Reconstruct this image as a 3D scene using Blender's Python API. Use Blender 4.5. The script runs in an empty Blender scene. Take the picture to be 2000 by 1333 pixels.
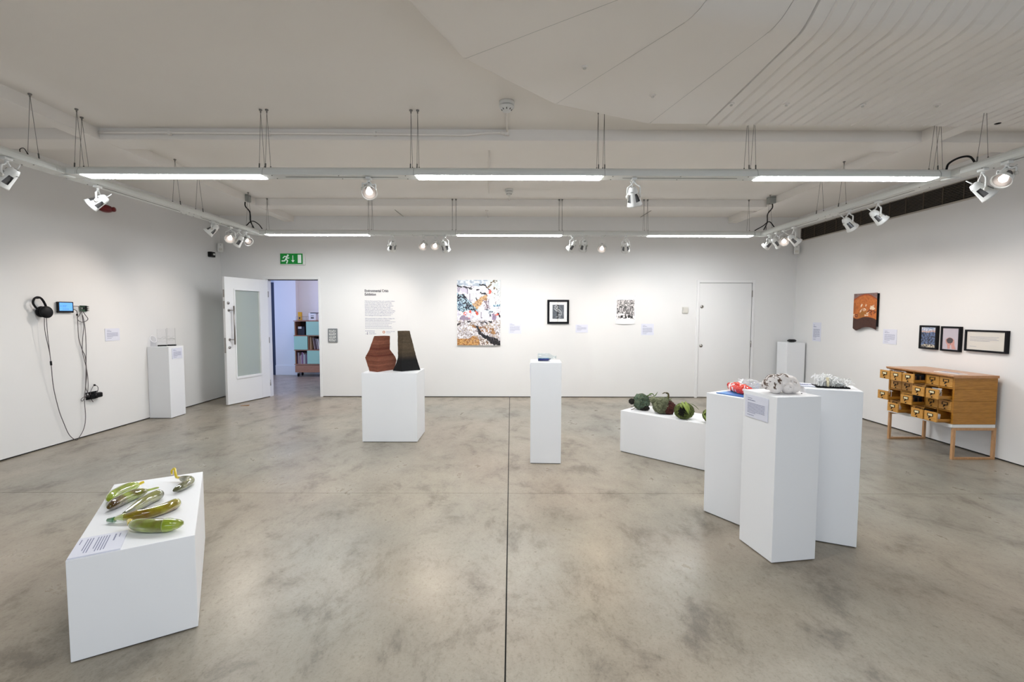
import bpy, bmesh, math, random
import numpy as np
from mathutils import Vector, Matrix, noise as mnoise

# ------------------------------------------------------------------ scene, camera, light
S = bpy.context.scene
COL = S.collection
PI = math.pi
D, XL, XR, ZC = 8.216, -5.034, 4.963, 3.15        # back wall, side walls, ceiling
YB = -3.2                                          # wall behind the camera

cam_d = bpy.data.cameras.new('camera'); cam = bpy.data.objects.new('camera', cam_d); COL.objects.link(cam)
cam_d.sensor_width = 36.0; cam_d.lens = 36.0 * 916.85 / 2000.0; cam_d.clip_start = 0.05
_r = Vector((0.99999427, -0.00214221, 0.00262151)); _u = Vector((-0.0024943, 0.05737161, 0.99834978)); _f = Vector((0.00228908, 0.99835059, -0.05736594))
cam.matrix_world = Matrix(((_r.x, _u.x, -_f.x, 0), (_r.y, _u.y, -_f.y, 0), (_r.z, _u.z, -_f.z, 1.467), (0, 0, 0, 1)))
S.camera = cam
S.view_settings.view_transform = 'Standard'; S.view_settings.look = 'None'
S.view_settings.exposure = 0.0; S.view_settings.gamma = 1.0; S.view_settings.use_curve_mapping = False

W = bpy.data.worlds.new('sky'); S.world = W; W.use_nodes = True
W.node_tree.nodes['Background'].inputs['Color'].default_value = (0.55, 0.68, 0.9, 1)
W.node_tree.nodes['Background'].inputs['Strength'].default_value = 1.0

TUBE = 66.0            # fluorescent diffuser radiance
SPOT = 41.0            # track spot watts
def area(name, loc, rot, sx, sy, watts, color):
    l = bpy.data.lights.new(name, 'AREA'); l.shape = 'RECTANGLE'; l.size = sx; l.size_y = sy; l.energy = watts; l.color = color
    o = bpy.data.objects.new(name, l); COL.objects.link(o); o.location = loc; o.rotation_euler = rot; return o
# daylight through the windows behind the camera and in the next room
area('daylight_window', (0.6, YB - 0.12, 1.6), (-PI/2, 0, 0), 5.4, 1.4, 102.0, (0.82, 0.91, 1.0)).rotation_euler = (PI/2, 0, 0)
area('daylight_side_room', (-8.3, 9.75, 1.6), (0, -PI/2, 0), 1.9, 1.6, 60.0, (0.30, 0.46, 1.0)).data.spread = math.radians(80)
area('fill_side_room', (-4.1, 10.2, 2.8), (0, 0, 0), 0.5, 0.5, 14.0, (1.0, 0.70, 0.62))  # added fill without a fixture, warms the shelf wall in the next room

# ------------------------------------------------------------------ materials
def L(r, g, b):
    f = lambda c: (c/255.0)/12.92 if c/255.0 <= 0.04045 else ((c/255.0 + 0.055)/1.055)**2.4
    return (f(r), f(g), f(b), 1.0)
def mat(name, rgb, rough=0.5, metal=0.0, trans=0.0, emit=None, es=0.0, spec=0.5, ior=1.45, alpha=1.0, coat=0.0):
    m = bpy.data.materials.new(name); m.use_nodes = True
    b = m.node_tree.nodes['Principled BSDF']
    b.inputs['Base Color'].default_value = rgb if len(rgb) == 4 else (*rgb, 1)
    b.inputs['Roughness'].default_value = rough; b.inputs['Metallic'].default_value = metal
    b.inputs['Transmission Weight'].default_value = trans; b.inputs['IOR'].default_value = ior
    b.inputs['Specular IOR Level'].default_value = spec; b.inputs['Alpha'].default_value = alpha
    b.inputs['Coat Weight'].default_value = coat
    if emit: b.inputs['Emission Color'].default_value = emit; b.inputs['Emission Strength'].default_value = es
    return m
def N(m, t, **kw):
    n = m.node_tree.nodes.new(t)
    for k, v in kw.items(): setattr(n, k, v)
    return n
def LK(m, a, b): m.node_tree.links.new(a, b)
def BSDF(m): return m.node_tree.nodes['Principled BSDF']
def ramp(m, src, stops, mode='LINEAR'):
    r = N(m, 'ShaderNodeValToRGB'); r.color_ramp.interpolation = mode
    e = r.color_ramp.elements
    while len(e) < len(stops): e.new(0.5)
    for k, (p, c) in enumerate(stops): e[k].position = p; e[k].color = c if len(c) == 4 else (*c, 1)
    LK(m, src, r.inputs['Fac']); return r
def noise_tex(m, scale, detail=4, rough=0.55, coords='Object', dist=0.0, stretch=None):
    tc = N(m, 'ShaderNodeTexCoord'); n = N(m, 'ShaderNodeTexNoise')
    n.inputs['Scale'].default_value = scale; n.inputs['Detail'].default_value = detail; n.inputs['Roughness'].default_value = rough; n.inputs['Distortion'].default_value = dist
    if stretch:
        mp = N(m, 'ShaderNodeMapping'); mp.inputs['Scale'].default_value = stretch[0]; mp.inputs['Rotation'].default_value = stretch[1]
        LK(m, tc.outputs[coords], mp.inputs['Vector']); LK(m, mp.outputs['Vector'], n.inputs['Vector'])
    else: LK(m, tc.outputs[coords], n.inputs['Vector'])
    return n
def mixc(m, fac, a, b, mode='MIX'):
    x = N(m, 'ShaderNodeMix', data_type='RGBA', blend_type=mode)
    if isinstance(fac, float): x.inputs['Factor'].default_value = fac
    else: LK(m, fac, x.inputs['Factor'])
    for v, s in ((a, 6), (b, 7)):
        if isinstance(v, tuple): x.inputs[s].default_value = v
        else: LK(m, v, x.inputs[s])
    return x.outputs[2]
def bump(m, src, strength, dist=0.01):
    b = N(m, 'ShaderNodeBump'); b.inputs['Strength'].default_value = strength; b.inputs['Distance'].default_value = dist
    LK(m, src, b.inputs['Height']); LK(m, b.outputs['Normal'], BSDF(m).inputs['Normal'])

def plaster(name, c, rough=0.6, var=0.02, bs=0.05):
    m = mat(name, c, rough, spec=0.3)
    n = noise_tex(m, 1.3, 3); r = ramp(m, n.outputs['Fac'], [(0.3, tuple(max(0, v - var) for v in c[:3])), (0.7, c[:3])])
    LK(m, r.outputs['Color'], BSDF(m).inputs['Base Color'])
    n2 = noise_tex(m, 220, 2); bump(m, n2.outputs['Fac'], bs, 0.002)
    return m
M = {}
M['wall'] = plaster('wall_paint', (0.775, 0.767, 0.757))
M['ceil'] = plaster('ceiling_paint', (0.86, 0.825, 0.785), 0.55)
M['canopy'] = plaster('canopy_paint', (0.84, 0.803, 0.762), 0.38, 0.02, 0.03)
M['plinth'] = plaster('plinth_paint', (0.83, 0.835, 0.85), 0.5, 0.015, 0.03)
M['door'] = plaster('door_paint', (0.80, 0.795, 0.79), 0.4, 0.01, 0.02)
M['gap'] = mat('dark_recess', (0.018, 0.017, 0.016), 0.9)
M['steel'] = mat('brushed_steel', (0.36, 0.34, 0.32), 0.35, 1.0)
M['white'] = mat('white_plastic', (0.74, 0.74, 0.72), 0.35)
M['rail'] = mat('white_powder_coat', (0.66, 0.675, 0.65), 0.4)
M['cream'] = mat('cream_plastic', (0.62, 0.60, 0.55), 0.4)
M['grey'] = mat('grey_plastic', (0.20, 0.21, 0.22), 0.45)
M['greybox'] = mat('grey_box', (0.32, 0.33, 0.31), 0.5)
M['black'] = mat('black_plastic', (0.008, 0.008, 0.009), 0.45, spec=0.2)
M['blackmatt'] = mat('black_matt', (0.008, 0.008, 0.009), 0.85, spec=0.15)
M['cable'] = mat('dark_cable', (0.09, 0.075, 0.08), 0.5)
M['wire'] = mat('steel_wire', (0.22, 0.21, 0.20), 0.4, 0.6)
M['slot'] = mat('track_slot', (0.10, 0.10, 0.095), 0.6)
M['ink'] = mat('navy_ink', (0.055, 0.065, 0.16), 0.7)
M['inkgrey'] = mat('grey_ink', (0.26, 0.27, 0.38), 0.7)
M['inkblack'] = mat('black_ink', (0.03, 0.025, 0.04), 0.7)
M['card'] = mat('label_card_white', (0.70, 0.71, 0.80), 0.6)
M['paper'] = mat('white_paper', (0.82, 0.81, 0.79), 0.7)
M['mount'] = mat('cream_mount', (0.72, 0.69, 0.63), 0.7)
M['frame'] = mat('black_frame', (0.006, 0.006, 0.008), 0.4, spec=0.15)
M['tube'] = mat('fluorescent_diffuser', (0.9, 0.9, 0.9), 0.5, emit=(0.93, 0.97, 1.0, 1), es=TUBE)
M['lamp'] = mat('halogen_lamp', (1, 1, 1), 0.3, emit=(1.0, 0.86, 0.74, 1), es=6.0)
M['reflector'] = mat('reflector', (0.16, 0.16, 0.165), 0.35, 0.6)
M['red'] = mat('red_bell', (0.16, 0.004, 0.006), 0.35)
M['brass'] = mat('dark_bronze', (0.035, 0.025, 0.018), 0.4, 0.7)

def glassy(name, tint, gloss_rough=0.03, ior=1.45, opac=0.0, body=(0.8, 0.8, 0.8, 1)):
    m = bpy.data.materials.new(name); m.use_nodes = True; nt = m.node_tree; nt.nodes.clear()
    out = nt.nodes.new('ShaderNodeOutputMaterial'); t = nt.nodes.new('ShaderNodeBsdfTransparent'); g = nt.nodes.new('ShaderNodeBsdfGlossy')
    d = nt.nodes.new('ShaderNodeBsdfDiffuse'); d.inputs['Color'].default_value = body
    lw = nt.nodes.new('ShaderNodeLayerWeight'); lw.inputs['Blend'].default_value = 0.5; pw_ = nt.nodes.new('ShaderNodeMath'); pw_.operation = 'POWER'; pw_.inputs[1].default_value = 4.0
    f = nt.nodes.new('ShaderNodeMath'); f.operation = 'MULTIPLY_ADD'; f.inputs[1].default_value = 0.6*(ior-1.0)/0.45; f.inputs[2].default_value = ((ior-1)/(ior+1))**2
    nt.links.new(lw.outputs['Facing'], pw_.inputs[0]); nt.links.new(pw_.outputs[0], f.inputs[0])
    t.inputs['Color'].default_value = tint; g.inputs['Roughness'].default_value = gloss_rough; g.inputs['Color'].default_value = (1, 1, 1, 1)
    m0 = nt.nodes.new('ShaderNodeMixShader'); m0.inputs[0].default_value = opac; nt.links.new(t.outputs[0], m0.inputs[1]); nt.links.new(d.outputs[0], m0.inputs[2])
    m1 = nt.nodes.new('ShaderNodeMixShader'); nt.links.new(f.outputs[0], m1.inputs[0]); nt.links.new(m0.outputs[0], m1.inputs[1]); nt.links.new(g.outputs[0], m1.inputs[2])
    nt.links.new(m1.outputs[0], out.inputs['Surface']); return m
M['pane'] = glassy('door_glass', (0.80, 0.84, 0.81, 1), 0.02, 1.4, 0.42, (0.66, 0.71, 0.67, 1))
M['acrylic'] = glassy('clear_acrylic', (0.985, 0.985, 0.99, 1), 0.02, 1.3, 0.0)
M['clearbag'] = glassy('clear_plastic_film', (0.97, 0.97, 0.97, 1), 0.15, 1.45, 0.25, (0.92, 0.92, 0.93, 1))
M['bottleglass'] = glassy('bottle_glass', (0.90, 0.94, 0.95, 1), 0.02, 1.45, 0.03)
M['frameglass'] = glassy('picture_glass', (0.97, 0.97, 0.97, 1), 0.02, 1.3, 0.0)

def wood(name, a, b, scale=30.0, axis=(1, 12, 12), rough=0.4):
    m = mat(name, a, rough, coat=0.15)
    n = noise_tex(m, scale, 4, 0.6, 'Object', 0.6, (axis, (0, 0, 0)))
    r = ramp(m, n.outputs['Fac'], [(0.30, a), (0.70, b)]); LK(m, r.outputs['Color'], BSDF(m).inputs['Base Color'])
    return m
M['oak'] = wood('oak_side', L(150, 98, 26), L(184, 128, 48), 7, (1.5, 1.5, 14))
M['oakfront'] = wood('oak_front', L(176, 122, 48), L(206, 152, 72), 9, (1.5, 1.5, 14))
M['oaktop'] = wood('oak_top', L(176, 122, 76), L(200, 148, 102), 6, (14, 1.5, 1.5), 0.3)
M['leg'] = wood('beech_leg', L(176, 132, 88), L(198, 154, 112), 10, (10, 10, 1.5))
M['ply'] = wood('plywood', L(150, 105, 80), L(172, 125, 98), 8, (1.5, 10, 10))

# polished concrete floor
m = M['floor'] = mat('polished_concrete', (0.36, 0.33, 0.28), 0.3, spec=0.42)
n1 = noise_tex(m, 0.55, 7, 0.62, 'Object', 0.7); n2 = noise_tex(m, 2.2, 9, 0.72, 'Object', 0.3, ((1.5, 1.0, 1.0), (0, 0, 0.6)))
n3 = noise_tex(m, 26, 7, 0.75, 'Object', 0.3, ((1.8, 1.0, 1.0), (0, 0, 0.6))); n4 = noise_tex(m, 0.33, 3, 0.5, 'Object', 0.3)
c1 = ramp(m, n1.outputs['Fac'], [(0.32, L(124, 117, 104)), (0.48, L(151, 142, 127)), (0.68, L(167, 158, 141))])
c2 = ramp(m, n4.outputs['Fac'], [(0.38, L(136, 137, 130)), (0.50, L(154, 145, 130)), (0.64, L(167, 149, 132))])
base = mixc(m, 0.5, c1.outputs['Color'], c2.outputs['Color'])
d2 = ramp(m, n2.outputs['Fac'], [(0.34, (0.50, 0.48, 0.46)), (0.47, (0.90, 0.89, 0.88)), (0.66, (1.07, 1.07, 1.07))])
base = mixc(m, 0.9, base, d2.outputs['Color'], 'MULTIPLY')
d3 = ramp(m, n3.outputs['Fac'], [(0.30, (0.58, 0.56, 0.54)), (0.45, (0.98, 0.98, 0.98)), (0.70, (1.05, 1.05, 1.05))])
base = mixc(m, 0.8, base, d3.outputs['Color'], 'MULTIPLY')
n5 = noise_tex(m, 85, 4, 0.7); d5 = ramp(m, n5.outputs['Fac'], [(0.30, (0.72, 0.70, 0.68)), (0.46, (1.0, 1.0, 1.0)), (0.70, (1.05, 1.05, 1.05))]); base = mixc(m, 0.7, base, d5.outputs['Color'], 'MULTIPLY')
vo = N(m, 'ShaderNodeTexVoronoi'); vo.inputs['Scale'].default_value = 5.5; tcv = N(m, 'ShaderNodeTexCoord'); LK(m, tcv.outputs['Object'], vo.inputs['Vector'])
sp = ramp(m, vo.outputs['Distance'], [(0.0, (1, 1, 1)), (0.030, (1, 1, 1)), (0.045, (0, 0, 0))])
sb = N(m, 'ShaderNodeMath', operation='GREATER_THAN'); sb.inputs[1].default_value = 0.62
sc = N(m, 'ShaderNodeSeparateColor'); LK(m, vo.outputs['Color'], sc.inputs[0]); LK(m, sc.outputs[0], sb.inputs[0])
sm = N(m, 'ShaderNodeMath', operation='MULTIPLY'); LK(m, sp.outputs['Color'], sm.inputs[0]); LK(m, sb.outputs[0], sm.inputs[1])
sm2 = N(m, 'ShaderNodeMath', operation='MULTIPLY'); LK(m, sm.outputs[0], sm2.inputs[0]); sm2.inputs[1].default_value = 0.55
base = mixc(m, sm2.outputs[0], base, L(92, 82, 68))
LK(m, base, BSDF(m).inputs['Base Color'])
rr = ramp(m, n2.outputs['Fac'], [(0.3, (0.36,)*3), (0.7, (0.26,)*3)]); LK(m, rr.outputs['Color'], BSDF(m).inputs['Roughness'])
bump(m, n3.outputs['Fac'], 0.04, 0.003)

def attr_mat(name, rough=0.6, coat=0.0):
    m = mat(name, (0.5, 0.5, 0.5), rough, coat=coat)
    a = N(m, 'ShaderNodeAttribute'); a.attribute_name = 'paint'; LK(m, a.outputs['Color'], BSDF(m).inputs['Base Color']); return m
M['print'] = attr_mat('printed_picture', 0.5)
M['painted'] = attr_mat('painted_surface', 0.5)

# ------------------------------------------------------------------ mesh helpers
class MB:
    def __init__(s): s.v = []; s.f = []; s.sm = []
    def add(s, vs, fs, smooth=False):
        o = len(s.v); s.v += [tuple(v) for v in vs]; s.f += [tuple(i + o for i in f) for f in fs]; s.sm += [smooth]*len(fs); return s
    def box(s, x0, x1, y0, y1, z0, z1, mx=None):
        vs = [Vector((x, y, z)) for z in (z0, z1) for y in (y0, y1) for x in (x0, x1)]
        if mx is not None: vs = [mx @ v for v in vs]
        return s.add(vs, [(0, 2, 3, 1), (4, 5, 7, 6), (0, 1, 5, 4), (2, 6, 7, 3), (0, 4, 6, 2), (1, 3, 7, 5)])
    def bbox(s, x0, x1, y0, y1, z0, z1, b=0.003, mx=None):
        # box with chamfered edges
        bm = bmesh.new(); r = bmesh.ops.create_cube(bm, size=1.0)
        for v in bm.verts: v.co = Vector(((x0+x1)/2 + v.co.x*(x1-x0), (y0+y1)/2 + v.co.y*(y1-y0), (z0+z1)/2 + v.co.z*(z1-z0)))
        bmesh.ops.bevel(bm, geom=list(bm.edges), offset=b, segments=2, affect='EDGES', profile=0.5)
        return s.frombm(bm, mx)
    def frombm(s, bm, mx=None, smooth=False):
        bm.verts.index_update(); vs = [mx @ v.co if mx is not None else v.co.copy() for v in bm.verts]
        fs = [[v.index for v in f.verts] for f in bm.faces]; bm.free(); return s.add(vs, fs, smooth)
    def prism(s, poly, z0, z1, mx=None):
        n = len(poly); vs = [Vector((p[0], p[1], z0)) for p in poly] + [Vector((p[0], p[1], z1)) for p in poly]
        if mx is not None: vs = [mx @ v for v in vs]
        return s.add(vs, [tuple(range(n))[::-1], tuple(range(n, 2*n))] + [(i, (i+1) % n, n+(i+1) % n, n+i) for i in range(n)])
    def tube(s, pts, r, seg=8, cap=True, smooth=True, flat=1.0):
        pts = [Vector(p) for p in pts]; n = len(pts)
        rs = r if isinstance(r, (list, tuple)) else [r]*n
        vs = []; up = None
        for i, p in enumerate(pts):
            t = (pts[min(i+1, n-1)] - pts[max(i-1, 0)]).normalized()
            if up is None:
                a = Vector((0, 0, 1)) if abs(t.z) < 0.9 else Vector((1, 0, 0))
                up = (a - t*a.dot(t)).normalized()
            else:
                up = (up - t*up.dot(t)); up = up.normalized() if up.length > 1e-6 else Vector((1, 0, 0))
            sd = t.cross(up)
            for k in range(seg):
                a = 2*PI*k/seg; vs.append(p + (sd*math.cos(a) + up*math.sin(a)*flat)*rs[i])
        fs = [(i*seg+k, i*seg+(k+1) % seg, (i+1)*seg+(k+1) % seg, (i+1)*seg+k) for i in range(n-1) for k in range(seg)]
        s.add(vs, fs, smooth)
        if cap:
            o = len(s.v) - len(vs); s.f += [tuple(o+k for k in range(seg))[::-1], tuple(o+(n-1)*seg+k for k in range(seg))]; s.sm += [False, False]
        return s
    def lathe(s, prof, seg=20, mx=None, smooth=True, skip=None, caps=True):
        # prof: (radius, height) about local z
        n = len(prof); vs = []
        for (r, z) in prof:
            for k in range(seg):
                a = 2*PI*k/seg; vs.append(Vector((r*math.cos(a), r*math.sin(a), z)))
        if mx is not None: vs = [mx @ v for v in vs]
        fs = []
        for i in range(n-1):
            for k in range(seg):
                if skip and skip(i, k): continue
                fs.append((i*seg+k, i*seg+(k+1) % seg, (i+1)*seg+(k+1) % seg, (i+1)*seg+k))
        if caps:
            if prof[0][0] > 1e-5: fs.append(tuple(range(seg))[::-1])
            if prof[-1][0] > 1e-5: fs.append(tuple((n-1)*seg+k for k in range(seg)))
        return s.add(vs, fs, smooth)
    def mesh(s, name, m):
        me = bpy.data.meshes.new(name); me.from_pydata(s.v, [], s.f); me.validate()
        if len(me.polygons) == len(s.sm): me.polygons.foreach_set('use_smooth', s.sm)
        me.materials.append(m); me.update(); return me
def part(name, mb, m, parent=None, kind=None, label=None):
    me = mb.mesh(name, m) if isinstance(mb, MB) else mb
    o = bpy.data.objects.new(name, me); COL.objects.link(o)
    if parent: o.parent = parent
    if name in ('screw_heads', 'small_print', 'wire_grid', 'pictograms', 'social_icons', 'smoke_ports', 'vent_slots', 'pins', 'standoffs', 'ports', 'chips', 'switches', 'printed_text', 'screen_text', 'wire_gripper', 'engraved_lines', 'edge_lines', 'twigs', 'contents', 'pivot_knob'): kind = 'stuff'
    if kind: o['kind'] = kind
    if label: o['label'] = label
    return o
def tag(o, label, cat, group=None):
    o['label'] = label; o['category'] = cat
    if group: o['group'] = group
    return o
def thing(name, label, cat, loc=(0, 0, 0), rotz=0.0, group=None):
    o = bpy.data.objects.new(name, None); COL.objects.link(o); o.empty_display_size = 0.05
    o.location = loc; o.rotation_euler = (0, 0, rotz); return tag(o, label, cat, group)
def struct(name, mb=None, m=None, loc=(0, 0, 0), rotz=0.0):
    o = part(name, mb, m) if mb is not None else bpy.data.objects.new(name, None)
    if mb is None: COL.objects.link(o)
    o.location = loc; o.rotation_euler = (0, 0, rotz); o['kind'] = 'structure'; return o
def copy_tree(o, parent=None):
    c = o.copy(); COL.objects.link(c)
    if parent: c.parent = parent
    for ch in list(o.children): copy_tree(ch, c)
    return c
def smooth_path(pts, k=6):
    P = [Vector(p) for p in pts]; P = [P[0]*2 - P[1]] + P + [P[-1]*2 - P[-2]]; out = []
    for i in range(1, len(P)-2):
        for j in range(k):
            t = j/k; a, b, c, d = P[i-1], P[i], P[i+1], P[i+2]
            out.append(0.5*((2*b) + (c-a)*t + (2*a-5*b+4*c-d)*t*t + (3*b-a-3*c+d)*t**3))
    out.append(P[-2]); return out
def along(d, loc):
    # matrix whose local z points along d
    d = Vector(d).normalized(); return Matrix.Translation(loc) @ d.to_track_quat('Z', 'Y').to_matrix().to_4x4()
def icomb(fn, sub=4):
    bm = bmesh.new(); bmesh.ops.create_icosphere(bm, subdivisions=sub, radius=1.0)
    for v in bm.verts: v.co = fn(v.co.normalized())
    return bm

# numpy value noise for printed pictures
def vnoise(u, v, seed):
    rng = np.random.RandomState(seed); g = rng.rand(64, 64)
    iu = np.floor(u).astype(int); iv = np.floor(v).astype(int); fu = u-iu; fv = v-iv
    fu = fu*fu*(3-2*fu); fv = fv*fv*(3-2*fv)
    a = g[iu % 64, iv % 64]; b = g[(iu+1) % 64, iv % 64]; c = g[iu % 64, (iv+1) % 64]; d = g[(iu+1) % 64, (iv+1) % 64]
    return (a*(1-fu)+b*fu)*(1-fv) + (c*(1-fu)+d*fu)*fv
def fbm(u, v, seed, oc=4):
    t = 0; a = 0.5; w = 0
    for i in range(oc): t = t + a*vnoise(u*2**i, v*2**i, seed+i); w += a; a *= 0.5
    return t/w
def inpoly(x, y, poly):
    r = np.zeros(x.shape, bool); n = len(poly); j = n-1
    for i in range(n):
        xi, yi = poly[i]; xj, yj = poly[j]
        c = ((yi > y) != (yj > y)) & (x < (xj-xi)*(y-yi)/((yj-yi) + 1e-9) + xi); r ^= c; j = i
    return r
def stroke(x, y, pts):
    d = np.full(x.shape, 1e9)
    for (ax, ay), (bx, by) in zip(pts[:-1], pts[1:]):
        dx, dy = bx-ax, by-ay; t = np.clip(((x-ax)*dx + (y-ay)*dy)/(dx*dx+dy*dy+1e-9), 0, 1)
        d = np.minimum(d, np.hypot(x-ax-t*dx, y-ay-t*dy))
    return d
def lin(c): return np.array(L(*c)[:3])
def picture(name, w, h, nx, ny, fn, parent, y=0.0, x0=None, z0=None, m=None, shape=None):
    # flat printed sheet in the local xz plane (facing -y); fn(U,V) gives linear rgb, V from the top
    us = np.linspace(0, 1, nx+1); vs = np.linspace(0, 1, ny+1); U, V = np.meshgrid(us, vs)
    rgb = np.clip(fn(U, V), 0, 1)
    X = (U-0.5)*w if x0 is None else x0 + U*w; Z = (0.5-V)*h if z0 is None else z0 + (1-V)*h
    Y = np.full(U.shape, y)
    if shape is not None: X, Y, Z = shape(U, V, X, Y, Z)
    co = np.stack([X, Y, Z], -1).reshape(-1, 3)
    k = nx+1; i = np.arange(ny)[:, None]*k + np.arange(nx)[None, :]; i = i.ravel()
    fs = np.stack([i, i+k, i+k+1, i+1], -1)
    me = bpy.data.meshes.new(name); me.from_pydata(co.tolist(), [], fs.tolist())
    ca = me.color_attributes.new('paint', 'FLOAT_COLOR', 'POINT')
    ca.data.foreach_set('color', np.concatenate([rgb.reshape(-1, 3), np.ones((rgb.size//3, 1))], -1).astype(np.float32).ravel())
    me.materials.append(m or M['print']); me.update(); return part(name, me, None, parent)

# lettering
def text_mesh(txt, size, m, bold=0.0):
    c = bpy.data.curves.new('lettering', 'FONT'); c.body = txt; c.size = size; c.resolution_u = 2; c.extrude = 0.0004; c.offset = bold
    o = bpy.data.objects.new('lettering', c); me = bpy.data.meshes.new_from_object(o); bpy.data.objects.remove(o)
    me.materials.clear(); me.materials.append(m); return me
def word_bars(mb, x, z, w, h, rng, fill=1.0):
    e = x + w*fill
    while x < e - h:
        l = min(rng.uniform(1.5, 6.0)*h, e-x); mb.box(x, x+l, -0.0008, 0.0, z-h/2, z+h/2); x += l + h*0.7

# ------------------------------------------------------------------ the room
fl = struct('floor')
sb_ = MB().box(XL-0.4, XR+0.4, YB-0.3, D+0.05, -0.16, -0.012); part('screed', sb_, M['gap'], fl)
JX, JY, JG = -0.020, 3.768, 0.0035
def slab(x0, x1, y0, y1): part('slab', MB().box(x0, x1, y0, y1, -0.10, 0.0), M['floor'], fl)
slab(XL-0.2, JX-JG, YB, JY-JG/2); slab(JX+JG, XR+0.2, YB, JY-JG/2); slab(XL-0.2, JX-JG, JY+JG/2, D+0.2); slab(JX+JG, XR+0.2, JY+JG/2, D+0.2)

G = 0.014
DX0, DX1, DH = -4.245, -3.353, 2.063       # open doorway
EX0, EX1, EH = 3.262, 4.226, 2.046         # closed door
wb = MB(); T = 0.12
wb.box(XL-0.2, DX0, D, D+T, G, ZC); wb.box(DX0, DX1, D, D+T, DH, ZC); wb.box(DX1, EX0, D, D+T, G, ZC); wb.box(EX0, EX1, D, D+T, EH, ZC); wb.box(EX1, XR+0.2, D, D+T, G, ZC)
struct('wall_back', wb, M['wall'])
struct('wall_left', MB().box(XL-0.2, XL, YB, D, G, ZC), M['wall'])
struct('wall_right', MB().box(XR, XR+0.2, YB, D, G, ZC), M['wall'])
wf = MB(); WX0, WX1, WZ0, WZ1 = -2.1, 3.3, 0.9, 2.6
wf.box(XL-0.2, WX0, YB-0.2, YB, 0, ZC); wf.box(WX1, XR+0.2, YB-0.2, YB, 0, ZC); wf.box(WX0, WX1, YB-0.2, YB, 0, WZ0); wf.box(WX0, WX1, YB-0.2, YB, WZ1, ZC)
struct('wall_front', wf, M['wall'])
w1 = struct('window_1')
wfm = MB()
for k in range(5): x = WX0 + (WX1-WX0)*k/4; wfm.box(x-0.03, x+0.03, YB-0.09, YB-0.03, WZ0, WZ1)
wfm.box(WX0, WX1, YB-0.09, YB-0.03, WZ0, WZ0+0.06); wfm.box(WX0, WX1, YB-0.09, YB-0.03, WZ1-0.06, WZ1)
part('window_frame', wfm, M['grey'], w1)
for k in range(4):
    x = WX0 + (WX1-WX0)*k/4; part('pane', MB().box(x+0.03, x+0.03+(WX1-WX0)/4-0.06, YB-0.063, YB-0.057, WZ0+0.06, WZ1-0.06), M['frameglass'], w1)
for nm, b in (('shade_gap_back', MB().box(DX1+0.06, EX0, D+0.012, D+0.03, 0, G).box(EX1, XR, D+0.012, D+0.03, 0, G).box(XL, DX0-0.06, D+0.012, D+0.03, 0, G)),
              ('shade_gap_left', MB().box(XL-0.03, XL-0.012, YB, D, 0, G)), ('shade_gap_right', MB().box(XR+0.012, XR+0.03, YB, D, 0, G))):
    struct(nm, b, M['gap'])  # near-black strips paint in the shade of the gap below the walls

# ceiling with beams and the boarded canopy
ce = struct('ceiling')
part('soffit', MB().box(XL-0.2, XR+0.2, YB-0.2, D+0.2, ZC, ZC+0.15), M['ceil'], ce)
BX = 3.755
for y in (4.39, 7.0): part('cross_beam', MB().bbox(-BX-0.02, BX+0.02, y, y+0.26, 3.05, ZC+0.01, 0.006), M['ceil'], ce)
for sx in (-1, 1):
    a, b = (-BX-0.15, -BX) if sx < 0 else (BX, BX+0.15)
    part('long_beam', MB().prism([(YB, 3.048), (D, 3.048), (D, ZC+0.005), (YB, ZC+0.005)], a, b, Matrix(((0, 0, 1, 0), (1, 0, 0, 0), (0, 1, 0, 0), (0, 0, 0, 1)))), M['ceil'], ce)
    x0, x1 = (XL, -BX-0.15) if sx < 0 else (BX+0.15, XR)
    part('side_beam', MB().box(x0, x1, 4.39, 4.65, 3.05, ZC+0.01), M['ceil'], ce)
ZP = 3.03
def turnup(n=6, R=0.26, a1=math.radians(33), up=0.125):
    P = [(R*math.sin(a1*k/n), R*(1-math.cos(a1*k/n))) for k in range(n+1)]; l = up-P[-1][1]
    return P + [(P[-1][0]+l/math.tan(a1), up)]
OP = [(-0.95, 1.45), (-0.314, 2.992), (0.311, 3.621), (1.12, 3.984), (1.60, 3.984)]
IP = [(-0.10, 1.20), (0.60, 2.38), (0.92, 2.62), (1.42, 2.70), (1.60, 2.745)]
for k in range(4):
    o0, o1 = Vector(OP[k]), Vector(OP[k+1]); i0, i1 = Vector(IP[k]), Vector(IP[k+1])
    e = (o1-o0).normalized()*0.0012; o0 = o0+e; o1 = o1-e; i0 = i0+e; i1 = i1-e
    rows = []
    d0, d1 = (i0-o0).normalized(), (i1-o1).normalized()
    rows.append((o0, o1, ZC+0.01))
    for j in range(6):
        a = PI/2*j/5; s_, z_ = 0.05*(1-math.cos(a)), 0.05*(1-math.sin(a)); rows.append((o0+d0*s_, o1+d1*s_, ZP+z_))
    rows.append((i0, i1, ZP))
    for s_, z_ in turnup()[1:]: rows.append((i0+d0*s_, i1+d1*s_, ZP+z_))
    vs = []; fs = []
    for (a, b, z) in rows: vs += [(a.x, a.y, z), (b.x, b.y, z)]
    for j in range(len(rows)-1): fs.append((2*j, 2*j+1, 2*j+3, 2*j+2))
    mb = MB(); mb.add(vs, fs, True); mb.f = [f[::-1] for f in mb.f]
    part('canopy_panel', mb, M['canopy'], ce)
BW = 0.1
prof = [(3.984, ZC+0.01), (3.984, ZP+0.004), (3.980, ZP), (2.745, ZP)] + [(2.745-s_, ZP+z_) for s_, z_ in turnup()[1:]]
bmb = MB(); vs = []; fs = []
sec = [(0.0, 0.016), (0.012, 0.0), (BW-0.012, 0.0), (BW, 0.016)]
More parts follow.
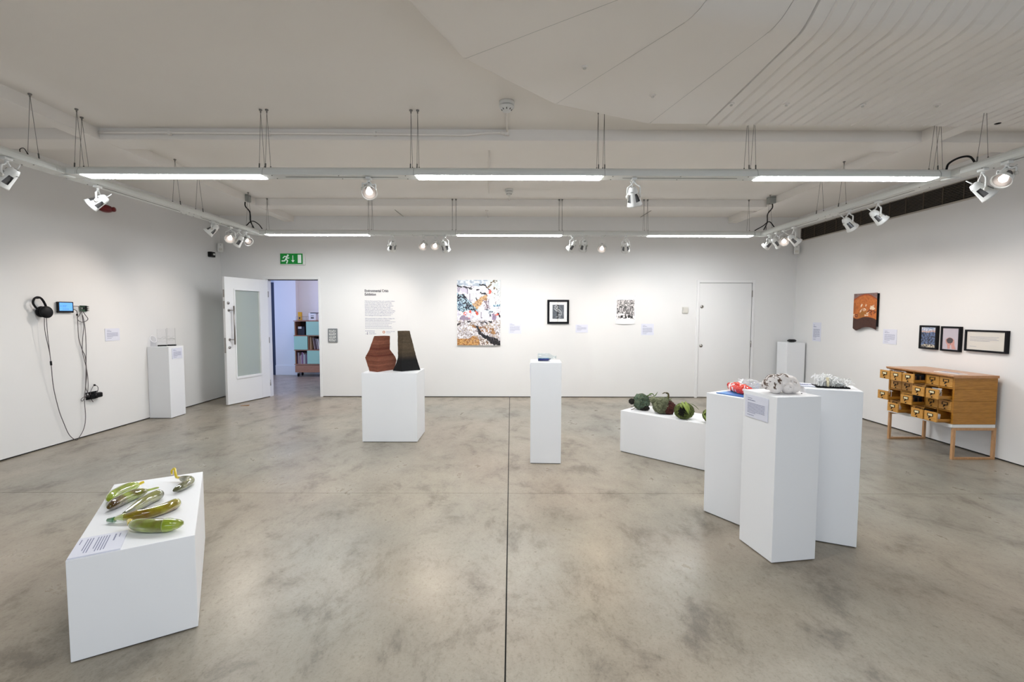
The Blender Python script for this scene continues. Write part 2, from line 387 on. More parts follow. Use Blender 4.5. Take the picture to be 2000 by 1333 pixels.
for (y, z) in prof:
    for (x, dz) in sec: vs.append((x, y, z+dz))
for j in range(len(prof)-1):
    for k in range(3): fs.append((j*4+k, j*4+k+1, (j+1)*4+k+1, (j+1)*4+k))
bmb.add(vs, fs, False)
board_me = bmb.mesh('board', M['canopy'])
x = 1.603
while x < XR:
    o = part('board', board_me, None, ce); o.location = (x, 0, 0); x += BW
part('canopy_backing', MB().prism([(-0.75, 1.6)] + [(p[0]*0.985, p[1]-0.03) for p in OP[1:]] + [(XR, 3.95), (XR, 2.76), (1.60, 2.76), (1.42, 2.72), (0.92, 2.64), (0.60, 2.41), (-0.05, 1.3)], ZP+0.018, ZP+0.020), M['greybox'], ce)

# ------------------------------------------------------------------ doors
def lock(parent, x, z, y=0.0, r=0.022):
    part('lock', MB().lathe([(r, 0), (r, 0.008), (r*0.85, 0.012), (0.008, 0.012), (0.007, 0.016)], 16, Matrix.Translation((x, y, z)) @ Matrix.Rotation(PI/2, 4, 'X')), M['steel'], parent)
def arch(parent, x0, x1, h, w, y0, y1):
    f = MB().bbox(x0-w, x0, y0, y1, 0, h+w, 0.003).bbox(x1, x1+w, y0, y1, 0, h+w, 0.003).bbox(x0, x1, y0, y1, h, h+w, 0.003)
    return part('door_frame', f, M['door'], parent)
d1 = struct('door_1')
arch(d1, DX0-0.03, DX1-0.03+0.03, DH, 0.045, D-0.010, D+0.0)
ln = MB().box(DX0, DX0+0.006, D+0.001, D+T, 0, DH).box(DX1-0.006, DX1, D+0.001, D+T, 0, DH).box(DX0, DX1, D+0.001, D+T, DH-0.006, DH)
part('door_lining', ln, M['door'], d1)
part('head_seal', MB().box(DX0+0.006, DX1-0.006, D+0.02, D+0.06, DH-0.018, DH-0.006), M['gap'], d1)
# open leaf: hinge at the left jamb, swung into the gallery
hx, hy, ex, ey = -4.230, 8.208, -4.480, 7.385
LW = math.hypot(ex-hx, ey-hy); ang = math.atan2(hy-ey, hx-ex)
leaf = bpy.data.objects.new('leaf', None); COL.objects.link(leaf); leaf.parent = d1; leaf.location = (ex, ey, 0); leaf.rotation_euler = (0, 0, ang)
# local x runs from free edge to hinge, -y faces the camera
z0, z1, t = 0.014, 2.042, 0.044
gx0, gx1, gz0, gz1 = 0.175, LW-0.175, 0.43, 1.85
lb = MB().bbox(0, gx0, 0, t, z0, z1, 0.002).bbox(gx1, LW, 0, t, z0, z1, 0.002).box(gx0, gx1, 0.001, t-0.001, z0, gz0).box(gx0, gx1, 0.001, t-0.001, gz1, z1)
part('leaf_panel', lb, M['door'], leaf)
bd = MB()
for (a, b, c, d) in ((gx0-0.012, gx0+0.012, gz0-0.012, gz1+0.012), (gx1-0.012, gx1+0.012, gz0-0.012, gz1+0.012), (gx0, gx1, gz0-0.025, gz0+0.012), (gx0, gx1, gz1-0.012, gz1+0.012)): bd.bbox(a, b, -0.010, t+0.010, c, d, 0.003)
part('glazing_bead', bd, M['door'], leaf)
part('glass_pane', MB().box(gx0, gx1, 0.018, 0.026, gz0, gz1), M['pane'], leaf)
hd = MB().tube([(0.105, -0.06, 0.97), (0.105, -0.06, 1.585)], 0.012, 12)
for z in (1.05, 1.515): hd.tube([(0.105, -0.06, z), (0.075, -0.03, z), (0.06, 0, z)], 0.008, 10).lathe([(0.02, 0), (0.02, 0.006)], 14, Matrix.Translation((0.06, 0, z)) @ Matrix.Rotation(PI/2, 4, 'X'))
part('pull_handle', hd, M['steel'], leaf)
lock(leaf, 0.055, 1.63); lock(leaf, 0.055, 0.925)
for z in (0.90, 1.02, 1.60, 1.78): part('edge_plate', MB().box(-0.003, 0.0, 0.008, 0.036, z-0.06, z+0.06), M['steel'], leaf)
for z in (0.25, 1.0, 1.8): part('hinge', MB().tube([(LW+0.006, 0.0, z-0.05), (LW+0.006, 0.0, z+0.05)], 0.008, 8), M['steel'], leaf)
part('door_closer', MB().bbox(LW-0.30, LW-0.05, t, t+0.05, 1.96, 2.02, 0.004), M['white'], leaf)

d2 = struct('door_2')
arch(d2, EX0+0.022, EX1-0.018, EH-0.025, 0.045, D-0.012, D+0.004)
part('door_stop', MB().box(EX0, EX1, D+0.055, D+0.08, 0, EH), M['gap'], d2)
part('leaf_panel', MB().bbox(EX0+0.028, EX1-0.024, D+0.002, D+0.046, 0.012, EH-0.031, 0.002), M['door'], d2)
lock(d2, 3.335, 1.604, D+0.002, 0.028); lock(d2, 3.335, 0.92, D+0.002, 0.028)
for z in (0.20, 0.955, 1.83): part('hinge', MB().tube([(EX1-0.020, D-0.010, z-0.055), (EX1-0.020, D-0.010, z+0.055)], 0.009, 8), M['steel'], d2)

t = thing('door_wedge', 'small brown wooden wedge holding the open glazed door', 'wedge', (-4.29, 7.40, 0), 0.2)
part('wedge', MB().prism([(0, 0), (0.12, 0), (0.12, 0.012), (0, 0.004)], -0.02, 0.02, Matrix(((1, 0, 0, 0), (0, 0, 1, 0), (0, 1, 0, 0), (0, 0, 0, 1)))), wood('wedge_wood', L(140, 100, 56), L(168, 124, 76)), t)
for lab, P in (('thin dark wire along the ceiling behind the rear beam, left of the middle strip light', [(-1.887, 7.30, 3.143), (-1.875, 7.9, 3.143), (-1.861, 8.21, 3.143)]), ('thin dark wire along the ceiling behind the rear beam, right of the middle strip light', [(2.274, 7.30, 3.143), (2.25, 7.9, 3.143), (2.231, 8.21, 3.143)])):
    tag(part('ceiling_wire', MB().tube(P, 0.004, 6), M['wire']), lab, 'wire', 'ceiling wires')
# ------------------------------------------------------------------ next room
part('side_room_slab', MB().box(-9.0, -2.0, D+0.2, 11.6, -0.10, 0.0), M['floor'], fl)
struct('wall_side_room_back', MB().box(-5.56, -2.0, 11.30, 11.5, 0, 2.9).box(-9.0, -5.87, 11.30, 11.5, 0, 2.9).box(-5.87, -5.56, 11.30, 11.5, 2.20, 2.9), M['wall'])
struct('wall_side_room_right', MB().box(-2.1, -1.9, D+T, 11.5, 0, 2.9), M['wall'])
struct('wall_side_room_left', MB().box(-9.0, -8.8, D+T, 11.5, 0, 2.9), M['wall'])
struct('ceiling_side_room', MB().box(-9.0, -1.9, D+T, 11.5, 2.9, 3.0), M['ceil'])
struct('wall_daylit_step', MB().box(-5.60, -5.09, 11.15, 11.31, 0, 2.34).prism([(11.31, 2.34), (11.31, 2.9), (11.05, 2.9), (11.05, 2.46), (11.15, 2.34)], -5.60, -5.09, Matrix(((0, 0, 1, 0), (1, 0, 0, 0), (0, 1, 0, 0), (0, 0, 0, 1)))), M['wall'])  # step added to the wall to draw the edge of the daylit area
struct('baseboard_side_room', MB().bbox(-5.60, -5.08, 11.125, 11.15, 0, 0.235, 0.006), M['wall'])
d3 = struct('door_3')
navy = mat('navy_steel', L(38, 46, 70), 0.35); dkglass = mat('dark_glass', (0.01, 0.012, 0.02), 0.08)
part('door_frame', MB().box(-5.70, -5.60, 11.17, 11.30, 0, 2.20).box(-5.87, -5.82, 11.17, 11.30, 0, 2.20).box(-5.82, -5.70, 11.17, 11.30, 2.12, 2.20), navy, d3)
part('leaf_panel', MB().box(-5.82, -5.70, 11.26, 11.29, 0.0, 2.12), dkglass, d3)
part('lever_handle', MB().tube([(-5.72, 11.25, 1.02), (-5.72, 11.21, 1.02), (-5.79, 11.21, 1.02)], 0.009, 8), M['steel'], d3)

SHX0, SHX1, SHY0, SHY1 = -4.985, -4.02, 10.82, 11.12
sh = thing('book_shelf', 'plywood shelf unit on castors with mint sliding panels, seen through the open doorway', 'shelf', (SHX0, SHY0, 0))
w = SHX1-SHX0; dep = SHY1-SHY0
mint = mat('mint_panel', L(158, 200, 178), 0.5)
z_sh = [0.24, 0.30, 0.62, 0.95, 1.285]
part('plinth_drawer', MB().bbox(-0.005, w, -0.005, dep, 0.105, 0.275, 0.003), M['ply'], sh)
for z in (0.282, 0.612, 0.945, 1.285): part('shelf_board', MB().bbox(-0.02, w+0.02, -0.012, dep, z, z+0.018, 0.002), M['ply'], sh)
for zz, xs in ((0.30, (0.0, 0.29, 0.64, w-0.018)), (0.63, (0.0, 0.31, 0.64, w-0.018)), (0.963, (0.0, 0.27, 0.60, w-0.018))):
    for x in xs: part('upright', MB().box(x, x+0.016, 0.0, dep, zz, zz+0.316), M['ply'], sh)
part('back_panel', MB().box(0, w, dep-0.012, dep, 0.28, 1.29), mat('shelf_back', L(52, 40, 38), 0.7), sh)
for (x0, x1, z0, z1) in ((0.285, 0.60, 0.305, 0.61), (-0.012, 0.30, 0.635, 0.943), (0.275, 0.60, 0.968, 1.283)): part('sliding_panel', MB().bbox(x0, x1, -0.018, -0.004, z0, z1, 0.002), mint, sh)
for zz in (0.30, 0.963): part('end_panel', MB().box(-0.008, 0.0, 0, dep, zz, zz+0.316), mint, sh)
for x in (0.05, w-0.06):
    for y in (0.04, dep-0.05):
        c = part('castor', MB().lathe([(0.038, -0.012), (0.042, -0.008), (0.042, 0.008), (0.038, 0.012)], 16, Matrix.Translation((x, y, 0.043)) @ Matrix.Rotation(PI/2, 4, 'Y')), M['black'], sh)
        part('castor_fork', MB().box(x-0.02, x+0.02, y-0.012, y+0.012, 0.07, 0.106), M['steel'], c)
rng = random.Random(4)
cols = [(110, 84, 110), (196, 180, 178), (186, 150, 150), (205, 200, 196), (150, 110, 140), (214, 205, 200), (190, 190, 186), (140, 120, 130)]
x = SHX0+0.03; places = ['leftmost', 'second from left', 'third from left', 'fourth from left', 'fifth from left', 'sixth from left', 'seventh from left', 'eighth from left', 'rightmost']
def book(x, y, z, w, d, h, c, lab, grp, lean=0.0):
    b = thing('book', lab, 'book', (x, y, z), 0, grp); b.rotation_euler = (0, lean, 0)
    mc = mat('book_cover', L(*c), 0.6)
    part('cover', MB().box(0, w, 0, 0.004, 0, h).box(0, 0.003, 0, d, 0, h).box(w-0.003, w, 0, d, 0, h), mc, b)
    part('page_block', MB().box(0.003, w-0.003, 0.004, d-0.004, 0.004, h-0.004), M['paper'], b)
hs = [0.27, 0.26, 0.19, 0.21, 0.27, 0.25, 0.22, 0.23, 0.21]; ws = [0.02, 0.026, 0.028, 0.02, 0.03, 0.018, 0.03, 0.024, 0.02]
for k in range(9):
    book(x, SHY0+0.03, 0.3005, ws[k], 0.18, hs[k], cols[k % 8], 'thin upright book on the bottom shelf of the unit, %s in its row' % places[k], 'books on the bottom shelf'); x += ws[k]+0.003
x = SHX0+0.335
for k, (wd, h, ln_) in enumerate(((0.03, 0.29, 0.0), (0.018, 0.27, -0.16), (0.018, 0.26, -0.16), (0.018, 0.25, -0.16), (0.026, 0.24, -0.16))):
    book(x, SHY0+0.03, 0.635 if ln_ == 0 else 0.637, wd, 0.18, h, [(206, 176, 140), (190, 170, 170), (120, 100, 110), (200, 190, 190), (210, 200, 196)][k],
         'book on the middle shelf beside the mint panel, %s' % ('standing upright at the left end' if k == 0 else ['', 'first leaning one from the left', 'second leaning one from the left', 'third leaning one from the left', 'last leaning one on the right'][k]), 'books on the middle shelf', ln_); x += wd+0.016 + (0.055 if k == 0 else 0)
b = thing('display_folder', 'dark folder with a pale corner card in the top left shelf bay', 'folder', (SHX0+0.05, SHY0+0.05, 0.965))
part('cover', MB().bbox(0, 0.16, 0, 0.03, 0, 0.20, 0.002), mat('folder_navy', L(34, 32, 48), 0.35), b); part('card', MB().box(0.01, 0.09, -0.002, 0, 0.15, 0.20), M['paper'], b)
b = thing('wire_tray', 'low wire basket on top of the mint and plywood shelf unit', 'basket', (SHX0+0.02, SHY0+0.03, 1.304))
wt = MB()
for z in (0.003, 0.09):
    P = [(0, 0, z), (0.25, 0, z), (0.25, 0.2, z), (0, 0.2, z), (0, 0, z)]
    for p, q in zip(P[:-1], P[1:]): wt.tube([p, q], 0.003, 6)
part('rim', wt, M['wire'], b)
wr = MB()
for k in range(8): wr.tube([(0.25*k/7, 0, 0.003), (0.25*k/7, 0, 0.09)], 0.002, 5)
for k in range(5): wr.tube([(0, 0.2*k/4, 0.003), (0.25, 0.2*k/4, 0.003)], 0.002, 5)
part('wire_grid', wr, M['wire'], b)
b = thing('yellow_box', 'tall yellow carton standing in the wire basket on the shelf unit', 'box', (SHX0+0.045, SHY0+0.09, 1.31))
part('carton', MB().bbox(0, 0.08, 0, 0.05, 0, 0.19, 0.002), mat('yellow_card', L(214, 158, 20), 0.5), b); part('printed_mark', MB().box(0.02, 0.055, -0.001, 0, 0.03, 0.07), M['inkblack'], b)
b = thing('white_device', 'white boxy card machine with a dark top on the shelf unit', 'machine', (SHX0+0.31, SHY0+0.05, 1.304))
part('body', MB().bbox(0, 0.17, 0, 0.12, 0, 0.17, 0.008), M['white'], b); part('top_flap', MB().bbox(0.04, 0.19, -0.01, 0.12, 0.172, 0.186, 0.004), M['black'], b)
part('slot', MB().box(0.05, 0.12, -0.002, 0, 0.05, 0.075), M['black'], b); part('screen', MB().box(0.05, 0.12, -0.002, 0, 0.095, 0.12), M['greybox'], b)

# ------------------------------------------------------------------ suspended light track
RZ = 2.60; RW = 0.132
def rail_profile():
    pts = [(-RW/2, 0.0), (RW/2, 0.0), (RW/2, 0.022)]
    for k in range(1, 8): a = PI*k/8; pts.append((RW/2*math.cos(a), 0.022 + 0.052*math.sin(a)))
    pts.append((-RW/2, 0.022)); return pts
def rail_run(mb, p0, p1, prof=None):
    p0, p1 = Vector(p0), Vector(p1); d = (p1-p0); L_ = d.length; a = math.atan2(d.y, d.x)
    mx = Matrix.Translation((p0.x, p0.y, RZ)) @ Matrix.Rotation(a, 4, 'Z') @ Matrix(((0, 0, 1, 0), (1, 0, 0, 0), (0, 1, 0, 0), (0, 0, 0, 1)))
    P = prof or rail_profile(); n = len(P)
    vs = [mx @ Vector((p[0], p[1], 0)) for p in P] + [mx @ Vector((p[0], p[1], L_)) for p in P]
    mb.add(vs, [tuple(range(n))[::-1], tuple(range(n, 2*n))]); mb.add(vs, [(i, (i+1) % n, n+(i+1) % n, n+i) for i in range(n)], False)
    return mb
def hanger(parent, x, y, ax):
    for q in (-1, 1): hx_ = part('suspension_wire', MB().tube([(x, y, ZC-0.012), (x + (q*0.045 if ax else 0), y + (0 if ax else q*0.045), RZ+0.06)], 0.0018, 5), M['wire'], parent)
    part('ceiling_anchor', MB().lathe([(0.013, 0), (0.013, -0.008), (0.006, -0.014), (0.005, -0.028)], 10, Matrix.Translation((x, y, ZC))), M['wire'], hx_)
    g_ = MB()
    for s in (-1, 1): g_.tube([(x + (s*0.045 if ax else 0), y + (0 if ax else s*0.045), RZ+0.055), (x + (s*0.041 if ax else 0), y + (0 if ax else s*0.041), RZ+0.10)], 0.005, 6)
    part('wire_gripper', g_, M['slot'], hx_)
def lens(parent, x0, x1, y):
    part('diffuser', MB().box(x0+0.02, x1-0.02, y-RW/2+0.008, y+RW/2-0.008, RZ-0.004, RZ+0.001), M['tube'], parent)
def slot(parent, p0, p1):
    p0, p1 = Vector(p0), Vector(p1); d = (p1-p0).normalized(); n = Vector((-d.y, d.x, 0))*0.007
    part('track_slot', MB().add([p0-n, p0+n, p1+n, p1-n], [(0, 1, 2, 3)]), M['slot'], parent)
def screws(parent, pts):
    mb = MB()
    for (x, y) in pts: mb.lathe([(0.005, 0), (0.004, -0.003)], 8, Matrix.Translation((x, y, RZ)))
    part('screw_heads', mb, M['slot'], parent)
def elbow(parent, x, y, sx, sy):
    # short mitred corner piece
    mb = MB(); rail_run(mb, (x, y+sy*0.14, 0), (x, y, 0)); rail_run(mb, (x, y, 0), (x+sx*0.14, y, 0))
    mb.lathe([(RW/2, -0.0008), (RW/2, 0.022), (RW*0.46, 0.045), (RW*0.3, 0.064), (0.001, 0.074)], 20, Matrix.Translation((x, y, RZ)))
    part('corner_joint', mb, M['rail'], parent)
FY, BY = 3.975, 6.86
def cross_rail(name, label, y, xa, xb, lens_x, hang_x, hy, sy):
    t = thing(name, label, 'track light', (0, 0, 0), 0, 'suspended light tracks')
    mb = MB(); edges = [xa+0.145] + [e for l in lens_x for e in l] + [xb-0.145]
    edges = sorted(set(round(e, 3) for e in edges)); part('housing', rail_run(MB(), (xa+0.142, y, 0), (xb-0.142, y, 0)), M['rail'], t)
    for e in edges[1:-1]: part('joint_ring', rail_run(MB(), (e-0.002, y, 0), (e+0.002, y, 0), [(p[0]*1.012, p[1]*1.012-0.0003) for p in rail_profile()]), M['greybox'], t)
    for a, b in lens_x: lens(t, a, b, y)
    sc_ = []
    for (a, b), (c, d) in zip(lens_x[:-1], lens_x[1:]):
        slot(t, (b+0.16, y, RZ-0.0008), (c-0.14, y, RZ-0.0008))
        for e in (b+0.07, c-0.07, (b+c)/2): sc_ += [(e, y-0.045), (e, y+0.045)]
    screws(t, sc_)
    for x in hang_x: hanger(t, x, hy, False)
    for x, sx in ((xa, 1), (xb, -1)): elbow(t, x, y, sx, sy)
    return t
cross_rail('track_light', 'front white suspended track with three lit strip lights, nearest across the room', FY, -3.70, 3.665, [(-3.545, -2.035), (-0.80, 0.765), (2.02, 3.53)], (-3.59, -2.073, -2.022, -0.831, -0.776, 0.718, 0.769, 1.96, 2.015, 3.52), 3.985, -1)
cross_rail('track_light', 'rear white suspended track with three lit strip lights, near the back wall', BY, -3.66, 3.64, [(-3.545, -2.035), (-0.80, 0.745), (1.96, 3.49)], (-3.577, -2.094, -2.041, -0.864, -0.811, 0.703, 0.748, 1.949, 2.002, 3.49), 6.99, -1)
def side_rail(label, xa, xb, hy, ends):
    t = thing('track_light', label, 'track light', (0, 0, 0), 0, 'suspended light tracks')
    f = lambda y: xa + (xb-xa)*(y-FY)/(BY-FY)
    part('housing', rail_run(MB(), (f(FY)+0, FY+0.075, 0), (f(BY), BY-0.14, 0)), M['rail'], t)
    part('housing', rail_run(MB(), (f(0.9), 0.9, 0), (f(FY), FY-0.142, 0)), M['rail'], t)
    for a, b in ((FY+0.35, 5.3), (5.65, BY-0.25), (2.4, FY-0.4)): slot(t, (f(a), a, RZ-0.0008), (f(b), b, RZ-0.0008))
    screws(t, [(f(y)+s*0.045, y) for y in (FY-0.3, FY+0.25, 5.38, 5.46, 5.58, 6.5) for s in (-1, 1)])
    for y in hy: hanger(t, f(y), y, True)
    return t
side_rail('left white suspended track running along the left wall toward the camera', -3.70, -3.66, (3.72, 4.15, 5.25, 5.62, 6.65, 1.6), 1)
side_rail('right white suspended track running along the right wall toward the camera', 3.665, 3.64, (3.72, 4.10, 5.25, 5.62, 6.70, 1.6), 1)
# unseen run above the viewpoint, its strip light added to light the room
t = thing('track_light', 'unseen strip light run above the viewpoint, added to light the room', 'track light', (0, 0, 0), 0, 'suspended light tracks')
part('housing', rail_run(MB(), (-3.70, 0.62, 0), (3.665, 0.62, 0)), M['rail'], t)
for a, b in [(-0.80, 0.765)]: lens(t, a, b, 0.62)
for x in (-3.6, -2.05, -0.8, 0.75, 2.0, 3.55): hanger(t, x, 0.62, False)

# ------------------------------------------------------------------ track spots
def spotlight(label, x, y, hz, target, lit=False, power=1.0, col=(1.0, 0.87, 0.77), size=80):
    t = thing('track_spotlight', label, 'spotlight', (x, y, 0), 0, 'track spotlights')
    pv = Vector((0, 0, hz)); d = (Vector(target) - Vector((x, y, hz))).normalized()
    h = Vector((d.x, d.y, 0)); h = h.normalized() if h.length > 1e-3 else Vector((0, 1, 0)); sd = Vector((-h.y, h.x, 0))
    part('adapter', MB().bbox(-0.02, 0.02, -0.03, 0.03, RZ-0.022, RZ-0.001, 0.004).tube([(0, 0, RZ-0.02), (0, 0, RZ-0.04)], 0.012, 10), M['white'], t)
    yk = MB()
    for s in (-1, 1):
        P = smooth_path([Vector((0, 0, RZ-0.03)), sd*s*0.028 + Vector((0, 0, RZ-0.06)), sd*s*0.052 + Vector((0, 0, (RZ+hz)/2-0.005)), sd*s*0.050 + pv], 4)
        yk.tube(P, 0.0085, 6, flat=0.7)
    part('yoke', yk, M['white'], t)
    kb = MB()
    for s in (-1, 1): kb.lathe([(0.015, 0), (0.015, 0.012), (0.011, 0.015)], 12, along(sd*s, pv + sd*s*0.048))
    part('pivot_knob', kb, M['cream'], t)
    mx = along(d, pv - d*0.075)
    # bell housing with open side windows
    bell = [(0.016, -0.004), (0.027, 0.0), (0.036, 0.02), (0.042, 0.048), (0.047, 0.075), (0.054, 0.115), (0.060, 0.138), (0.063, 0.150), (0.0585, 0.150), (0.055, 0.136)]
    seg = 24
    part('housing', MB().lathe(bell, seg, mx, True, lambda i, k: i in (3, 4) and (k % 6) in (1, 2, 3), caps=False), M['white'], t)
    part('reflector', MB().lathe([(0.012, 0.03), (0.022, 0.045), (0.036, 0.075), (0.046, 0.115), (0.053, 0.138)], 20, mx, True, caps=False), M['reflector'], t)
    part('lamp', MB().lathe([(0.001, 0.136), (0.024, 0.133), (0.028, 0.124), (0.014, 0.055)] if lit else [(0.001, 0.118), (0.020, 0.112), (0.024, 0.10), (0.012, 0.055)], 18, mx, True), M['lamp'], t)
    part('vent_slots', MB().box(-0.012, 0.012, 0.0395, 0.042, 0.028, 0.031, mx).box(-0.012, 0.012, 0.041, 0.0435, 0.036, 0.039, mx).box(-0.012, 0.012, -0.042, -0.0395, 0.028, 0.031, mx), M['slot'], t)
    part('tilt_lever', MB().tube([mx @ Vector((0.0, 0.0, 0.0)), mx @ Vector((0, 0, -0.02)), mx @ Vector((0.012, 0.0, -0.05))], [0.006, 0.005, 0.004], 8), M['white'], t)
    ld = bpy.data.lights.new('spot_beam', 'SPOT'); ld.energy = SPOT*power; ld.color = col; ld.spot_size = math.radians(size); ld.spot_blend = 1.0; ld.shadow_soft_size = 0.022
    lo = bpy.data.objects.new('spot_beam', ld); COL.objects.link(lo); lo.parent = t
    lo.matrix_local = Matrix.Translation(pv + d*0.085) @ (-d).to_track_quat('Z', 'Y').to_matrix().to_4x4()
    return t
xl, xr = -3.68, 3.65
spotlight('white bell spotlight at the far left edge, nearest on the left track', xl, 3.50, 2.46, (-5.03, 3.2, 1.1), power=0.7)
spotlight('white bell spotlight on the left track in front of the red alarm bell', xl, 4.256, 2.46, (-5.03, 3.6, 1.35), power=0.75)
spotlight('small spotlight turned to the left wall, left of the lit corner spot', xl, 5.86, 2.50, (-5.03, 5.3, 1.15), power=1.1)
spotlight('lit spotlight glowing towards the room at the far end of the left track', xl, 6.228, 2.468, (-2.3, 3.0, 0.5), True)
spotlight('spotlight just behind the lit one in the left track corner', xl, 6.42, 2.45, (-5.03, 6.7, 1.0), power=0.7)
spotlight('last spotlight on the left track, pointing right, nearest the corner', xl, 6.587, 2.49, (-1.5, 5.6, 1.0), power=0.6)
spotlight('lit spotlight hanging from the left half of the front track', -1.185, FY, 2.50, (-0.35, 1.7, 0.6), True, 0.6)
spotlight('white spotlight hanging from the right half of the front track', 1.02, FY, 2.45, (1.6, 5.0, 0.5), power=0.6)
spotlight('leftmost spotlight on the rear track, aimed at the wall text', -1.718, BY, 2.45, (-2.3, 8.2, 1.2), power=0.9)
spotlight('left one of two lit spotlights side by side on the rear track', -1.267, BY, 2.466, (-1.35, 4.2, 0.7), True, 0.55)
spotlight('right one of two lit spotlights side by side on the rear track', -1.097, BY, 2.466, (-0.9, 3.0, 0.4), True, 0.55)
spotlight('spotlight at the left end of the middle rear strip light, aimed at the collage', -0.957, BY, 2.445, (-0.6, 8.2, 1.15), power=0.9)
spotlight('spotlight pointing left just right of the middle rear strip light', 0.888, BY, 2.458, (-0.1, 8.2, 1.1), power=0.6)
spotlight('round-backed spotlight aimed at the black framed drawing', 1.048, BY, 2.458, (0.9, 8.2, 1.1), power=0.7)
spotlight('brightest lit spotlight with a starry glare on the rear track', 1.315, BY, 2.435, (0.5, 3.6, 0.6), True, 0.7, (1.0, 0.75, 0.52))
spotlight('spotlight on the right half of the rear track, aimed at the woodcut print', 1.655, BY, 2.445, (2.05, 8.2, 1.15), power=0.9)
spotlight('leftmost of the four clustered spotlights at the right track corner, pointing left', xr, 6.70, 2.48, (2.9, 8.2, 1.1), power=0.5)
spotlight('second of the four clustered spotlights at the right track corner', xr, 6.52, 2.465, (4.96, 6.7, 1.3), power=0.35)
spotlight('lit spotlight in the cluster at the right track corner', xr, 6.34, 2.463, (1.9, 3.2, 0.8), True, 0.8)
spotlight('rightmost of the four clustered spotlights at the right track corner', xr, 6.12, 2.44, (4.96, 5.9, 1.25), power=0.6)
spotlight('left one of two spotlights in front of the dark vent grille', xr, 5.135, 2.454, (4.96, 5.3, 1.2), power=0.6)
spotlight('right one of two spotlights in front of the dark vent grille', xr, 4.734, 2.448, (4.96, 4.5, 1.2), power=0.55)
spotlight('large white spotlight at the near end of the vent grille', xr, 3.695, 2.435, (4.96, 3.2, 1.2), power=0.4)
spotlight('lit spotlight at the far right edge on the right track', xr, 3.517, 2.50, (1.9, 2.95, 0.9), True, 0.9)

# ------------------------------------------------------------------ ceiling services
y = 4.365
c = thing('conduit', 'white conduit pipe clipped along the front cross beam up to the smoke detector', 'pipe', (0, 0, 0))
P = smooth_path([(-3.74, y, 3.104), (-2.0, y, 3.101), (-0.62, y, 3.093), (-0.42, y, 3.094), (-0.22, y, 3.112), (-0.09, y, 3.114)], 5)
part('pipe', MB().tube(P, 0.011, 10), M['ceil'], c)
part('tee_box', MB().lathe([(0.022, 0), (0.022, 0.028), (0.018, 0.034)], 16, Matrix.Translation((-0.04, y, 3.09))).tube([(-0.10, y, 3.112), (-0.05, y, 3.106)], 0.014, 10), M['ceil'], c)
for x in (-3.1, -2.2, -1.24): part('pipe_clip', MB().box(x-0.01, x+0.01, y-0.013, y+0.022, 3.082, 3.12), M['ceil'], c)
part('drop_pipe', MB().tube([(-0.04, y, 3.118), (-0.038, 4.1, 3.138), (-0.038, 3.90, 3.138)], 0.010, 8), M['ceil'], c)
def detector(label, x, y, r=0.05):
    t = thing('smoke_detector', label, 'smoke detector', (x, y, ZC), 0, 'ceiling smoke detectors')
    part('base', MB().lathe([(r*1.05, 0), (r*1.05, -0.022), (r*0.95, -0.028)], 24), M['white'], t)
    part('chamber_gap', MB().lathe([(r*0.8, -0.026), (r*0.8, -0.045)], 24), M['slot'], t)
    part('cover', MB().lathe([(r*1.05, -0.036), (r*1.0, -0.050), (r*0.62, -0.062), (r*0.55, -0.075), (0.001, -0.078)], 24), M['white'], t)
    mb = MB()
    for k in range(8): a = 2*PI*k/8; mb.tube([(r*0.72*math.cos(a), r*0.72*math.sin(a), -0.055), (r*0.60*math.cos(a), r*0.60*math.sin(a), -0.068)], 0.004, 6)
    part('smoke_ports', mb, M['slot'], t)
detector('white smoke detector with dark ring where the ceiling conduit ends', -0.038, 3.83, 0.058)
detector('white smoke detector half hidden behind the front strip light, by the rear beam', -0.03, 6.45, 0.05)
c = thing('conduit', 'short white conduit running back from the rear smoke detector', 'pipe', (0, 0, 0))
part('pipe', MB().tube([(-0.03, 6.5, 3.138), (-0.03, 6.99, 3.138)], 0.010, 8), M['ceil'], c); part('pipe_clip', MB().box(-0.045, -0.015, 6.7, 6.72, 3.127, 3.15), M['ceil'], c)
c = thing('conduit', 'white conduit on the ceiling bay between the two cross beams, left of centre', 'pipe', (0, 0, 0))
part('pipe', MB().tube([(-0.22, 4.70, 3.138), (-0.30, 6.6, 3.138)], 0.010, 8), M['ceil'], c); part('pipe_clip', MB().box(-0.28, -0.24, 5.6, 5.62, 3.127, 3.15), M['ceil'], c)
c = thing('conduit', 'short white conduit on the ceiling between rear beam and back wall', 'pipe', (0, 0, 0))
part('pipe', MB().tube([(-0.39, 7.28, 3.138), (-0.40, 8.2, 3.138)], 0.010, 8), M['ceil'], c); part('pipe_clip', MB().box(-0.415, -0.375, 7.7, 7.72, 3.127, 3.15), M['ceil'], c)
e = thing('ceiling_sensor', 'small white rectangular sensor on the ceiling behind the middle front strip light', 'sensor', (-0.035, 5.62, ZC))
part('body', MB().bbox(-0.07, 0.07, -0.03, 0.03, -0.03, 0, 0.005), M['white'], e); part('window', MB().box(-0.035, 0.035, -0.031, -0.028, -0.026, -0.008), M['grey'], e)
for k, (u, v) in enumerate(((0.462, 3.06), (1.008, 3.445), (1.63, 3.575), (2.04, 3.575), (2.615, 3.585), (3.165, 3.58))):
    t = thing('sprinkler_cap', 'small round sprinkler cap under the canopy, %s from the left' % ['first', 'second', 'third', 'fourth', 'fifth', 'last'][k], 'sprinkler', (u, v, ZP), 0, 'canopy sprinkler caps')
    part('escutcheon', MB().lathe([(0.022, 0), (0.020, -0.006), (0.012, -0.008)], 16), M['canopy'], t); part('head', MB().lathe([(0.009, -0.007), (0.009, -0.016), (0.002, -0.018)], 10), M['cream'], t)
